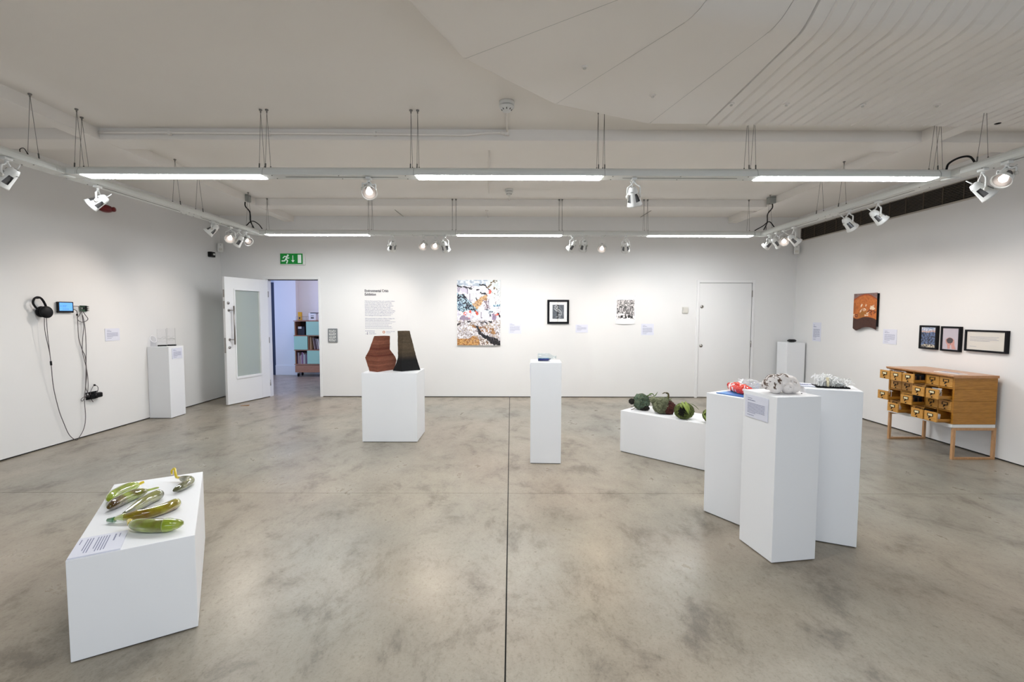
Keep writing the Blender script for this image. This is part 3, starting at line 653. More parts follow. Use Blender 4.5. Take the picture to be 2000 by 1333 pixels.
for k, (u, v) in enumerate(((3.965, 3.975-0.06), (4.06, 3.70))):
    t = thing('downlight', 'tiny black recessed downlight in the boarded canopy, %s' % ['at its front edge', 'nearest the right edge of the photo'][k], 'downlight', (u, v, ZP), 0, 'canopy downlights')
    part('trim_ring', MB().lathe([(0.022, 0.0), (0.021, -0.002), (0.015, -0.002)], 16, caps=False), M['black'], t); part('lamp_well', MB().lathe([(0.0155, -0.0015), (0.001, -0.001)], 14), M['blackmatt'], t)
def jbox(label, x, y, sx):
    t = thing('junction_box', label, 'electrical box', (x, y, ZC), 0, 'ceiling junction boxes')
    part('box', MB().bbox(-0.06, 0.06, -0.05, 0.05, -0.10, 0, 0.006), M['greybox'], t); part('lid_seam', MB().box(-0.061, 0.061, -0.051, 0.051, -0.022, -0.018), M['slot'], t)
    part('cable', MB().tube(smooth_path([(sx*0.0, 0, -0.09), (sx*0.0, 0, -0.16), (sx*0.05, 0.02, -0.24), (sx*0.045, 0.04, -0.36), (sx*0.08, 0.06, -0.46)], 6), 0.009, 8), M['black'], t)
jbox('grey ceiling junction box with dangling black cable, left end of the rear beam', -3.78, 6.78, 1); jbox('grey ceiling junction box with dangling black cable, right end of the rear beam', 3.73, 6.80, -1)
for lab, P, r in (('black cable loop over the right front corner of the track', [(3.615, 3.97, 2.672), (3.625, 3.96, 2.722), (3.67, 3.92, 2.756), (3.69, 3.85, 2.742), (3.69, 3.80, 2.676)], 0.008),
                  ('thin black cable loop on the left track near its front corner', [(-3.70, 3.62, 2.67), (-3.69, 3.61, 2.695), (-3.69, 3.64, 2.71), (-3.70, 3.68, 2.672)], 0.003),
                  ('black cable kink on the rear left corner of the track', [(-3.70, 6.62, 2.672), (-3.64, 6.68, 2.76), (-3.58, 6.74, 2.73), (-3.56, 6.80, 2.674)], 0.007),
                  ('black cable kink on the rear right corner of the track', [(3.68, 6.62, 2.672), (3.62, 6.66, 2.77), (3.56, 6.72, 2.72), (3.50, 6.82, 2.675)], 0.007)):
    tag(part('cable_loop', MB().tube(smooth_path(P, 6), r, 8), M['black']), lab, 'cable', 'cable loops on the track')

# ------------------------------------------------------------------ wall fittings
def onback(name, label, cat, x, z, group=None): return thing(name, label, cat, (x, D, z), 0, group)
def onleft(name, label, cat, y, z, group=None): return thing(name, label, cat, (XL, y, z), PI/2, group)
def onright(name, label, cat, y, z, group=None): return thing(name, label, cat, (XR, y, z), -PI/2, group)
def label_card(place, label, a, z, w, h, lines, seed, title=True, th=0.005, tall=False, tilt=None):
    t = place('label_card', label, 'label', a, z, 'exhibit label cards')
    part('card', MB().box(-w/2, w/2, -th, -0.0005, -h/2, h/2), M['card'], t)
    rng = random.Random(seed); mb = MB(); m0 = w*0.12; lh = h*0.023; zz = h/2-h*0.14
    word_bars(mb, -w/2+m0, zz, w*0.2, lh, rng); zz -= h*0.09; word_bars(mb, -w/2+m0, zz, w*0.34, lh*1.5, rng); zz -= h*0.13
    st = min(h*0.065, (zz + h/2 - h*0.16)/max(lines, 1))
    for k in range(lines): word_bars(mb, -w/2+m0, zz, w-2*m0, lh, rng, 1.0 if k < lines-1 else 0.5); zz -= st
    word_bars(mb, -w/2+m0, max(zz-h*0.05, -h/2+h*0.08), w*0.3, lh, rng)
    o = part('printed_text', mb, M['inkgrey'], t); o.location = (0, -th-0.0002, 0); return t
label_card(onback, 'white label card to the right of the large collage', 0.068, 1.224, 0.225, 0.196, 7, 1)
label_card(onback, 'small landscape label card right of the black framed drawing', 1.238, 1.216, 0.216, 0.140, 5, 2)
label_card(onback, 'white label card right of the woodcut print', 2.39, 1.203, 0.218, 0.196, 8, 3)
label_card(onleft, 'white label card on the left wall between circuit board and plinth', 5.932, 1.195, 0.215, 0.156, 6, 4)
label_card(onright, 'tall pale label card on the right wall above the corner plinth', 7.601, 1.191, 0.206, 0.305, 9, 5)
label_card(onright, 'white label card right of the rust coloured hanging', 6.128, 1.184, 0.22, 0.195, 7, 6)

# introductory wall text
t = onback('wall_text', 'black vinyl exhibition introduction text on the back wall above the two layered sculptures', 'lettering', -2.55, 1.9)
o = part('title', text_mesh('Environmental Crisis\nExhibition', 0.082, M['inkblack'], 0.0022), None, t); o.rotation_euler = (PI/2, 0, 0); o.location = (0, -0.001, -0.055); o.scale = (0.60, 0.76, 1)
body = ['With the Environmental Crisis such a prevalent subject', 'in the news and the recent protests led by young', 'people, Gerald Moore Gallery sent an open call to', 'artists to respond to this major issue. The responses', 'focused on the impacts we face: climate change,', 'degraded air quality, deforestation, the decrease of', 'animal population, land and sea pollution, overcrowding', 'and biodiversity losses. As a gallery with learning at its', 'core we want to give space to raising awareness of', 'these challenges and encourage everyone to act.', '', 'With special thanks to students at Eltham College who', 'helped monitor the artists and our volunteers:']
o = part('paragraph', text_mesh('\n'.join(body), 0.0345, M['inkgrey'], 0.0003), None, t); o.rotation_euler = (PI/2, 0, 0); o.location = (0, -0.001, -0.222); o.scale = (0.675, 0.80, 1)
mb = MB(); rng = random.Random(9)
for k, fw in enumerate((1.0, 0.9, 0.78, 0.88, 0.9)): word_bars(mb, 0, -0.222-0.0276*(13+k)+0.006, 0.53, 0.0062, rng, fw)
word_bars(mb, 0.0, -0.735, 0.17, 0.008, rng); word_bars(mb, 0.065, -0.760, 0.11, 0.008, rng); word_bars(mb, 0.065, -0.787, 0.125, 0.008, rng)
part('small_print', mb, M['inkgrey'], t).location = (0, -0.0005, 0)
ic = MB().box(0.032, 0.044, -0.001, 0, -0.768, -0.754).box(0.030, 0.045, -0.001, 0, -0.795, -0.779).box(0.010, 0.015, -0.001, 0, -0.795, -0.780)
part('social_icons', ic, M['ink'], t)
lg = MB(); lg.lathe([(0.023, 0), (0.023, 0.001), (0.015, 0.001), (0.015, 0)], 24, Matrix.Translation((0.325, 0, -0.755)) @ Matrix.Rotation(PI/2, 4, 'X'), caps=False)
for k in range(4):
    a = PI/4 + PI/2*k; lg.box(0.325+0.013*math.cos(a)-0.005, 0.325+0.013*math.cos(a)+0.005, -0.001, 0, -0.755+0.013*math.sin(a)-0.005, -0.755+0.013*math.sin(a)+0.005)
part('gallery_emblem', lg, mat('copper_ink', L(196, 120, 70), 0.6), t)
o = part('gallery_name', text_mesh('GERALD MOORE\nGALLERY', 0.028, M['inkgrey']), None, t); o.rotation_euler = (PI/2, 0, 0); o.location = (0.365, -0.001, -0.752); o.scale = (0.72, 0.8, 1)

# exit sign
t = onback('exit_sign', 'green emergency exit sign with running figure and arrow above the open door', 'sign', -3.785, 2.404)
part('case', MB().bbox(-0.205, 0.222, -0.04, -0.001, -0.098, 0.106, 0.008), M['white'], t)
grn = mat('exit_green', L(0, 118, 42), 0.4, emit=L(0, 118, 42), es=0.25); wht = mat('exit_white', L(205, 222, 214), 0.4, emit=(1, 1, 1, 1), es=0.15)
part('green_panel', MB().box(-0.198, 0.188, -0.0425, -0.040, -0.085, 0.095), grn, t)
sg = MB()
def flatpoly(mb, pts, y=-0.0435):
    n = len(pts); mb.add([(p[0], y, p[1]) for p in pts] + [(p[0], y+0.001, p[1]) for p in pts], [tuple(range(n)), tuple(range(n, 2*n))[::-1]] + [(i, n+i, n+(i+1) % n, (i+1) % n) for i in range(n)])
sg.lathe([(0.018, 0), (0.018, 0.0015)], 14, Matrix.Translation((-0.066, -0.0425, 0.062)) @ Matrix.Rotation(PI/2, 4, 'X'))
for P, r in (([(-0.078, 0.045), (-0.100, 0.0)], 0.013), ([(-0.078, 0.042), (-0.122, 0.048), (-0.150, 0.018)], 0.008), ([(-0.082, 0.035), (-0.068, 0.012), (-0.045, 0.022)], 0.007), ([(-0.100, 0.0), (-0.072, -0.028), (-0.088, -0.070)], 0.010), ([(-0.102, -0.002), (-0.125, -0.030), (-0.170, -0.032)], 0.010)):
    for (ax, az), (bx, bz) in zip(P[:-1], P[1:]):
        dx, dz = bx-ax, bz-az; l = math.hypot(dx, dz); nx, nz = -dz/l*r, dx/l*r; ex_, ez_ = dx/l*r*0.5, dz/l*r*0.5
        flatpoly(sg, [(ax+nx-ex_, az+nz-ez_), (ax-nx-ex_, az-nz-ez_), (bx-nx+ex_, bz-nz+ez_), (bx+nx+ex_, bz+nz+ez_)])
part('running_figure', sg, wht, t)
ar = MB(); flatpoly(ar, [(0.014, 0.062), (0.026, 0.062), (0.026, -0.02), (0.050, -0.02), (0.020, -0.056), (-0.010, -0.02), (0.014, -0.02)]); part('arrow', ar, wht, t)
dr = MB(); flatpoly(dr, [(0.105, -0.065), (0.165, -0.065), (0.165, 0.075), (0.105, 0.075)]); part('doorway_symbol', dr, wht, t)

t = onback('keypad_notice', 'small grey notice plate with rows of white pictograms right of the doorway', 'sign', -3.114, 1.086)
part('plate', MB().bbox(-0.083, 0.083, -0.022, -0.001, -0.121, 0.121, 0.008), M['grey'], t)
mb = MB(); rng = random.Random(3)
for r in range(4):
    for cidx in range(5):
        x = -0.052+cidx*0.025; z = 0.078-r*0.052; mb.box(x-0.006, x+0.006, -0.0235, -0.022, z-rng.uniform(0.008, 0.018), z+rng.uniform(0.006, 0.018))
    mb.box(-0.055, 0.045, -0.0235, -0.022, 0.052-r*0.052, 0.058-r*0.052)
part('pictograms', mb, M['white'], t)
t = onback('wall_switch', 'cream square wall plate left of the closed white door', 'switch', 3.042, 1.544)
part('plate', MB().bbox(-0.05, 0.05, -0.022, -0.001, -0.054, 0.054, 0.006), M['cream'], t); part('rocker', MB().bbox(-0.036, 0.036, -0.027, -0.021, -0.038, 0.038, 0.003), M['cream'], t)
def pir(label, x, z, rz):
    t = thing('motion_sensor', label, 'sensor', (x, D-0.10, z), rz, 'corner motion sensors')
    part('case', MB().bbox(-0.045, 0.045, -0.045, 0, -0.075, 0.075, 0.012), M['white'], t); part('lens', MB().bbox(-0.025, 0.025, -0.05, -0.044, -0.05, -0.012, 0.003), M['cream'], t)
    part('indicator', MB().box(-0.008, 0.008, -0.047, -0.044, 0.04, 0.05), M['grey'], t)
pir('white motion sensor high in the left corner of the back wall', XL+0.06, 2.585, PI/5); pir('white motion sensor high in the right corner of the back wall', XR-0.06, 2.58, -PI/5)
t = onleft('wall_camera', 'small black and white wall device high on the left wall near the corner', 'camera', 7.95, 2.45)
part('black_case', MB().bbox(-0.085, 0.03, -0.06, -0.001, -0.045, 0.04, 0.006), M['black'], t); part('white_side', MB().bbox(0.03, 0.10, -0.04, -0.001, -0.04, 0.03, 0.005), M['white'], t)
part('lens', MB().lathe([(0.016, 0), (0.016, 0.02), (0.010, 0.024)], 14, Matrix.Translation((-0.025, -0.058, 0.0)) @ Matrix.Rotation(PI/2, 4, 'X')), M['white'], t)
t = onleft('alarm_bell', 'dark red rounded alarm sounder on the left wall behind the spotlight', 'alarm', 5.88, 2.755)
part('body', MB().frombm(icomb(lambda n: Vector((n.x*0.105, -0.03+min(0.028, n.y*0.06), n.z*0.048)), 3), None, True), M['red'], t); part('flash_lens', MB().lathe([(0.030, 0), (0.028, 0.016), (0.002, 0.022)], 18, Matrix.Translation((0.06, -0.078, 0)) @ Matrix.Rotation(PI/2, 4, 'X')), M['red'], t)

# long dark vent grille on the right wall
VY0, VY1, VZ0, VZ1 = 5.07, 8.10, 2.735, 2.935
t = onright('vent_grille', 'long dark slatted air vent grille high on the right wall', 'vent', VY1, VZ0)
VL = VY1-VY0; VH = VZ1-VZ0
part('backing', MB().box(0, VL, -0.004, -0.001, 0, VH), M['blackmatt'], t)
slat_m = mat('bronze_slat', (0.085, 0.065, 0.045), 0.5); rim_m = mat('vent_frame', (0.5, 0.46, 0.41), 0.5)
me = MB().box(0, VL, -0.020, -0.006, 0, 0.0055, Matrix.Translation((0, 0, 0)) @ Matrix.Rotation(0.5, 4, 'X')).mesh('slat', slat_m)
for k in range(11): o = part('slat', me, None, t); o.location = (0, -0.004, VH*(k+0.4)/11)
me = MB().box(-0.005, 0.005, -0.026, -0.022, 0, VH).mesh('mullion', slat_m)
for k in range(12): o = part('mullion', me, None, t); o.location = (VL*(k+0.5)/12, 0, 0)
part('frame', MB().box(-0.012, VL+0.012, -0.012, -0.001, -0.016, 0).box(-0.012, VL+0.012, -0.012, -0.001, VH, VH+0.012).box(-0.012, 0, -0.012, -0.001, 0, VH).box(VL, VL+0.012, -0.012, -0.001, 0, VH), rim_m, t)

# ------------------------------------------------------------------ pictures
def collage(U, V):
    X = 113 + U*749; Y = 62 + V*1138
    wx = (fbm(U*20, V*29, 11, 5)-0.5)*60; wy = (fbm(U*20, V*29, 31, 5)-0.5)*60
    x = X+wx; y = Y+wy; n = fbm(U*22, V*32, 5); n2 = fbm(U*46, V*68, 55, 4); n3 = fbm(U*9, V*13, 77)
    c = lin((232, 231, 240))[None, None, :]*np.ones(X.shape+(1,))
    def put(mask, col): c[mask] = lin(col)
    def two(mask, a, b, f): c[mask] = (lin(a)*(1-f[..., None]) + lin(b)*f[..., None])[mask]
    k0 = np.clip((fbm(U*26, V*38, 91)-0.42)/0.16, 0, 1)[..., None]; c = lin((216, 213, 226))*(1-k0) + lin((244, 243, 249))*k0
    ln0 = np.abs(fbm(U*15, V*22, 61)-0.5) < 0.010; ln1 = np.abs(fbm(U*28, V*40, 67)-0.5) < 0.014
    step = lambda f, a, b: np.clip((f-a)/(b-a), 0, 1)
    two(y < 170, (168, 182, 198), (228, 232, 236), step(n, 0.35, 0.6))
    two(inpoly(x, y, [(640, 40), (900, 40), (900, 520), (680, 380), (700, 220)]), (226, 233, 232), (205, 214, 214), step(n, 0.55, 0.7))
    two(inpoly(x, y, [(90, 280), (230, 310), (310, 410), (430, 510), (500, 590), (480, 670), (390, 610), (300, 590), (210, 620), (90, 560)]), (14, 20, 38), (176, 205, 220), step(n2, 0.48, 0.58))
    two(inpoly(x, y, [(90, 420), (210, 440), (230, 520), (160, 575), (90, 560)]), (20, 60, 92), (188, 214, 226), step(n2, 0.40, 0.60))
    two(inpoly(x, y, [(380, 490), (440, 420), (540, 350), (620, 310), (650, 400), (570, 440), (510, 520), (450, 570)]), (150, 104, 62), (208, 172, 128), step(n2, 0.36, 0.52))
    two(inpoly(x, y, [(540, 420), (640, 400), (680, 560), (600, 580)]), (120, 100, 110), (232, 230, 240), step(n2, 0.40, 0.56))
    put(inpoly(x, y, [(160, 190), (215, 170), (310, 240), (300, 320), (180, 260)]), (206, 200, 216))
    put(inpoly(x, y, [(330, 210), (430, 215), (450, 380), (330, 400)]), (240, 239, 246))
    two(inpoly(x, y, [(600, 560), (740, 600), (700, 690), (640, 640)]), (40, 56, 80), (214, 224, 232), step(n2, 0.42, 0.54))
    put(inpoly(x, y, [(480, 520), (560, 540), (660, 640), (660, 790), (560, 790), (490, 690)]), (238, 237, 246))
    put(inpoly(x, y, [(680, 380), (800, 345), (880, 390), (880, 490), (720, 530), (670, 480)]), (244, 244, 244))
    two(inpoly(x, y, [(740, 480), (880, 480), (880, 520), (740, 530)]), (50, 110, 140), (210, 225, 232), step(n2, 0.4, 0.6))
    put(inpoly(x, y, [(160, 720), (240, 680), (360, 730), (330, 790), (200, 820), (160, 790)]), (150, 134, 156)); put(inpoly(x, y, [(730, 640), (790, 680), (770, 760), (715, 750)]), (150, 130, 156))
    z_ = (y > 760)
    two(z_, (232, 230, 234), (206, 200, 204), step(n, 0.45, 0.6)); two(z_ & (n2 > 0.575), (140, 128, 124), (178, 160, 142), step(n3, 0.4, 0.6))
    two(inpoly(x, y, [(330, 830), (560, 860), (800, 900), (780, 1010), (560, 980), (400, 900)]) & (n > 0.47), (176, 130, 82), (120, 80, 50), step(n2, 0.5, 0.65))
    two(inpoly(x, y, [(80, 1070), (250, 1090), (430, 1030), (520, 1100), (510, 1230), (80, 1230)]), (150, 98, 46), (206, 158, 96), step(n2, 0.36, 0.56))
    put(inpoly(x, y, [(430, 850), (480, 880), (540, 985), (620, 1035), (740, 1055), (900, 1140), (900, 1230), (740, 1180), (640, 1120), (560, 1060), (480, 980)]), (10, 11, 17))
    two(inpoly(x, y, [(500, 1090), (600, 1080), (700, 1190), (500, 1230)]), (236, 230, 226), (120, 90, 60), step(n2, 0.50, 0.58))
    for P, r in (([(115, 172), (185, 176)], 12), ([(225, 180), (300, 205), (360, 203)], 13), ([(510, 148), (600, 150), (650, 205), (690, 250)], 14), ([(530, 290), (620, 310)], 13), ([(450, 235), (490, 225)], 8), ([(455, 370), (450, 410)], 10), ([(120, 840), (150, 820)], 14), ([(300, 790), (350, 785)], 10), ([(515, 810), (600, 795), (630, 830)], 9), ([(660, 790), (720, 795)], 15), ([(455, 870), (470, 910)], 14), ([(690, 650), (680, 690)], 12), ([(820, 630), (855, 690)], 16)):
        put(stroke(x, y, P) < r, (16, 18, 30))
    for P, r in (([(130, 185), (130, 270)], 4), ([(152, 185), (152, 260)], 4), ([(290, 205), (292, 300)], 5), ([(335, 300), (335, 420)], 5), ([(530, 620), (530, 720)], 5), ([(660, 400), (662, 520)], 4), ([(780, 440), (782, 480)], 5)): put(stroke(X, Y, P) < r, (70, 64, 92))
    for P in ([(760, 70), (700, 120), (660, 170), (640, 200)], [(800, 80), (740, 130)], [(760, 200), (820, 240), (835, 270)], [(730, 290), (770, 300)]): put((stroke(x, y, P) < 13) & (n2 > 0.42), (112, 92, 66))
    put(ln0 & (fbm(U*7, V*9, 101) > 0.47) & (Y > 170), (92, 84, 104)); put(ln1 & (fbm(U*6, V*8, 111) > 0.52) & (Y > 150), (140, 132, 146))
    for (a, b, r) in ((255, 645, 30), (345, 615, 27), (470, 645, 30), (680, 262, 30), (640, 280, 16), (800, 660, 28), (326, 718, 13), (440, 610, 20)): put((np.hypot(x-a, y-b) < r) & (n2 > 0.40), (224, 96, 78))
    put((np.abs(n2-0.5) < 0.012) & (Y > 760), (110, 98, 96))
    return c
t = onback('canvas_print', 'large portrait collage of white, navy and tan shapes on the back wall', 'picture', -0.562, 1.488)
part('canvas', MB().bbox(-0.378, 0.378, -0.030, -0.001, -0.570, 0.570, 0.002), M['paper'], t); picture('picture', 0.752, 1.136, 230, 346, collage, t, -0.0305)

def framed(place, label, a, z, w, h, fw, mat_in, fn, nx, ny, pw, ph, off=(0, 0), depth=0.028, mount=None):
    t = place('framed_picture', label, 'picture', a, z)
    fr = MB()
    for (x0, x1, z0, z1) in ((-w/2, -w/2+fw, -h/2, h/2), (w/2-fw, w/2, -h/2, h/2), (-w/2+fw, w/2-fw, -h/2, -h/2+fw), (-w/2+fw, w/2-fw, h/2-fw, h/2)): fr.bbox(x0, x1, -depth, -0.001, z0, z1, 0.002)
    part('frame', fr, M['frame'], t)
    md = depth-0.009; part('mount', MB().box(-w/2+fw, w/2-fw, -md, -0.004, -h/2+fw, h/2-fw), mount or M['paper'], t)
    o = picture('picture', pw, ph, nx, ny, fn, t, -md-0.0005); o.location = (off[0], 0, off[1])
    part('glass', MB().box(-w/2+fw, w/2-fw, -md-0.005, -md-0.003, -h/2+fw, h/2-fw), M['frameglass'], t); return t
def skeleton(U, V):
    X = 1608+U*170; Y = 505+V*213; c = (lin((34, 34, 38))*1.0)[None, None, :]*(0.8+0.5*fbm(U*12, V*14, 3)[..., None])
    a = np.zeros(X.shape)
    def s(P, r, k=1.0):
        nonlocal a
        d = stroke(X, Y, P); a = np.maximum(a, k*np.clip(1.7-d/(r*0.52), 0, 1))
    s([(1640, 530), (1655, 521), (1675, 522), (1686, 535), (1682, 548), (1668, 552)], 7); s([(1644, 534), (1648, 548), (1662, 553)], 4); s([(1660, 560), (1676, 558), (1690, 572)], 5)
    s([(1634, 556), (1642, 574), (1662, 596), (1690, 606)], 4.5); s([(1648, 574), (1668, 590)], 4); s([(1690, 575), (1672, 600)], 3.5); s([(1676, 560), (1674, 580)], 3)
    s([(1688, 568), (1712, 582), (1734, 606), (1744, 632), (1740, 652), (1728, 660)], 4.5); s([(1700, 532), (1722, 548), (1736, 570), (1758, 604), (1766, 640), (1752, 662), (1740, 664)], 2.2, 0.6)
    for k in range(7): s([(1698+k*6, 578+k*5), (1680+k*7, 598+k*5), (1690+k*8, 612+k*4)], 1.6, 0.75)
    s([(1728, 660), (1700, 645), (1696, 668)], 4); s([(1736, 658), (1716, 662), (1722, 696), (1718, 706)], 4.5); s([(1696, 668), (1690, 688), (1662, 690)], 4); s([(1722, 706), (1700, 708)], 3)
    a *= 0.75+0.4*fbm(U*30, V*36, 9)
    return c*(1-a[..., None]) + lin((212, 212, 210))*a[..., None]
framed(onback, 'black framed chalk drawing of an animal skeleton in a white mount', 0.823, 1.508, 0.378, 0.418, 0.036, None, skeleton, 130, 160, 0.199, 0.243)

def woodcut(U, V):
    n = fbm(U*16, V*14, 3, 3); n2 = fbm(U*30, V*22, 8, 3); st = fbm(U*26, V*6, 18, 2)
    top = V < 0.32; midr = (V >= 0.32) & (V < 0.72)
    g = np.where(top, np.where(n2 > 0.50, 0.30, 0.78), np.where(midr, np.where(st > 0.52, 0.22, np.where(n2 > 0.5, 0.45, 0.82)), np.where(n > 0.50, 0.06, 0.90)))
    g = np.where((V > 0.68) & (V < 0.78) & (U < 0.42), 0.92, g); g = np.where(np.abs(fbm(U*9, V*9, 40, 2)-0.5) < 0.025, 0.10, g)
    g = g**1.4
    return np.stack([g, g*0.95, g*0.94], -1)
t = onback('woodcut_print', 'unframed black and white woodland print on white paper, pinned at its corners', 'picture', 2.0, 1.544)
def curl(U, V, X, Y, Z): return X, Y - 0.020*np.clip((V-0.75)/0.25, 0, 1)**2*(1-(2*U-1)**2) - 0.001, Z
picture('sheet', 0.350, 0.494, 12, 24, lambda U, V: np.ones(U.shape+(3,))*np.array([0.80, 0.79, 0.78]), t, -0.001, shape=curl)
picture('picture', 0.305, 0.347, 110, 125, woodcut, t, -0.003)
mb = MB()
for x in (-0.165, 0.165):
    for z in (-0.215, 0.24): mb.lathe([(0.004, 0), (0.003, 0.003)], 8, Matrix.Translation((x, -0.004, z)) @ Matrix.Rotation(PI/2, 4, 'X'))
part('pins', mb, M['steel'], t)

def smoke(U, V):
    n = fbm(U*5, V*6, 21); n2 = fbm(U*14, V*18, 23, 5); k = np.clip((n2-0.35)/0.3, 0, 1)[..., None]
    sky = lin((120, 150, 190))*(1-k) + lin((232, 230, 235))*k; glow = lin((216, 160, 120)); wood_ = lin((14, 22, 46))*(1-k) + lin((96, 118, 160))*k; snow = lin((60, 58, 60))*(1-k) + lin((226, 214, 190))*k
    v = (V + (n-0.5)*0.16)[..., None]
    return np.where(v < 0.17, sky, np.where(v < 0.25, glow*0.6+sky*0.4, np.where(v < 0.87, wood_, snow)))
framed(onright, 'narrow black framed photo of smoke over a blue forest, leftmost of three frames', 5.5375, 1.205, 0.235, 0.280, 0.02, None, smoke, 60, 80, 0.185, 0.236, (0, 0.0), 0.035, M['frame'])
def hands(U, V):
    c = (lin((196, 188, 198))*1.0)[None, None, :]*np.ones(U.shape+(1,)); n = fbm(U*30, V*40, 5, 3)
    X = U*280+560; Y = V*400+185
    skin = lin((206, 150, 140))*(0.8+0.4*n[..., None])
    m = inpoly(X, Y, [(612, 410), (640, 375), (660, 362), (700, 358), (735, 375), (765, 400), (772, 450), (770, 490), (800, 575), (730, 580), (715, 500), (700, 495), (700, 575), (650, 575), (648, 500), (625, 470)])
    c = np.where(m[..., None], skin, c)
    s_ = np.hypot((X-688)/56, (Y-418)/54) < 1+0.3*(n-0.5)
    c = np.where(s_[..., None], lin((70, 62, 66))*(0.4+1.4*fbm(U*40, V*56, 15, 2)[..., None]), c)
    return np.where((m & ~s_ & (stroke(X, Y, [(700, 470), (705, 575)]) < 4))[..., None], lin((120, 80, 76)), c)
framed(onright, 'black framed photo of two hands cupping dark pebbles, middle of three frames', 5.254, 1.201, 0.233, 0.280, 0.02, None, hands, 60, 80, 0.192, 0.239, (0, 0.0), 0.035, M['frame'])
t = onright('framed_picture', 'wide black framed panel of printed text on cream paper, rightmost of three frames', 'picture', 4.867, 1.197)
w, h = 0.436, 0.230; fr = MB()
for (x0, x1, z0, z1) in ((-w/2, -w/2+0.022, -h/2, h/2), (w/2-0.022, w/2, -h/2, h/2), (-w/2+0.022, w/2-0.022, -h/2, -h/2+0.020), (-w/2+0.022, w/2-0.022, h/2-0.018, h/2)): fr.bbox(x0, x1, -0.035, -0.001, z0, z1, 0.002)
part('frame', fr, M['frame'], t); part('mount', MB().box(-w/2+0.02, w/2-0.02, -0.026, -0.004, -h/2+0.02, h/2-0.016), M['mount'], t)
mb = MB(); rng = random.Random(12)
for k in range(4): word_bars(mb, -w/2+0.055, 0.042-k*0.014, 0.30, 0.0035, rng, (1, 0.92, 1, 0.7)[k])
word_bars(mb, -w/2+0.055, -0.060, 0.07, 0.003, rng); part('printed_text', mb, M['inkgrey'], t).location = (0, -0.0262, 0)
part('glass', MB().box(-w/2+0.02, w/2-0.02, -0.031, -0.029, -h/2+0.02, h/2-0.016), M['frameglass'], t)

# rust coloured painted hanging
def rust(U, V):
    n = fbm(U*8, V*10, 2); n2 = fbm(U*26, V*30, 6, 3); k = n2[..., None]
    X = 200+U*560; Y = 140+V*870
    body_ = lin((150, 74, 22))*(1-k) + lin((206, 120, 50))*k
    olive = lin((132, 92, 12)); o_ = np.clip(1-np.hypot((X-440)/150, (Y-650)/170), 0, 1)[..., None]; body_ = body_*(1-o_*0.8) + olive*o_*0.8
    top = lin((88, 70, 74))*(1-k) + lin((150, 120, 112))*k; bot = lin((48, 20, 10))*(1-k*0.8) + lin((78, 40, 24))*k*0.8
    edge = 300 - 120*np.sin(np.clip((X-200)/560, 0, 1)*PI)**0.9 + 30*(n-0.5)
    c = np.where((Y < edge)[..., None], top, body_); c = np.where((np.abs(Y-edge) < 16)[..., None], lin((150, 66, 24)), c)
    c = np.where((Y > 735+20*(n-0.5)+30*U)[..., None], bot, c)
    x = X+(n2-0.5)*60; y = Y+(n-0.5)*50
    for poly in ([(385, 420), (410, 395), (440, 420), (425, 470), (390, 490)], [(500, 420), (520, 415), (515, 470), (490, 470)], [(370, 560), (425, 520), (400, 600), (370, 605)], [(600, 550), (615, 460), (660, 470), (690, 430), (690, 480), (720, 530), (680, 580)], [(505, 690), (590, 680), (590, 715), (520, 715)], [(530, 640), (590, 630), (580, 665), (540, 665)], [(215, 620), (240, 615), (240, 700), (212, 700)]):
        c = np.where(inpoly(x, y, poly)[..., None], lin((226, 206, 180)), c)
    c = np.where(((np.hypot(x-475, y-550) < 34) & (np.hypot(x-472, y-552) > 12))[..., None], lin((224, 196, 170)), c)
    for P in ([(560, 630), (600, 570), (660, 600), (610, 650)], [(260, 640), (310, 630), (310, 690), (265, 690), (260, 640)], [(640, 660), (650, 690)], [(690, 580), (740, 600), (700, 640)]): c = np.where((stroke(X, Y, P) < 11)[..., None], lin((100, 40, 12)), c)
    c = np.where((np.hypot((X-235)/40, (Y-480)/120) < 1)[..., None], c*0.75, c)
    return c
t = onright('painted_hanging', 'rust brown painted panel with white marks and a curved bottom edge, right wall', 'picture', 6.545, 1.51)
def cut(U, V, X, Y, Z):
    lo = np.interp(U, [0, 0.05, 0.17, 0.3, 0.45, 0.6, 0.75, 0.88, 1.0], [-0.232, -0.246, -0.264, -0.245, -0.222, -0.210, -0.210, -0.222, -0.246])
    Z2 = 0.258 + (lo-0.258)*V
    return X, -0.035 + 0.0*X - 0.012*np.sin(U*PI)*np.clip(V, 0, 1), Z2
picture('painted_face', 0.430, 0.52, 80, 100, rust, t, shape=cut, m=M['painted'])
picture('backing', 0.430, 0.52, 30, 30, lambda U, V: np.ones(U.shape+(3,))*0.02, t, shape=lambda U, V, X, Y, Z: (cut(U, V, X, Y, Z)[0], cut(U, V, X, Y, Z)[1]+0.006, cut(U, V, X, Y, Z)[2]), m=M['painted'])
part('side_batten', MB().box(0.203, 0.214, -0.034, -0.002, -0.20, 0.25).box(-0.214, -0.203, -0.028, -0.002, -0.20, 0.25), M['blackmatt'], t)

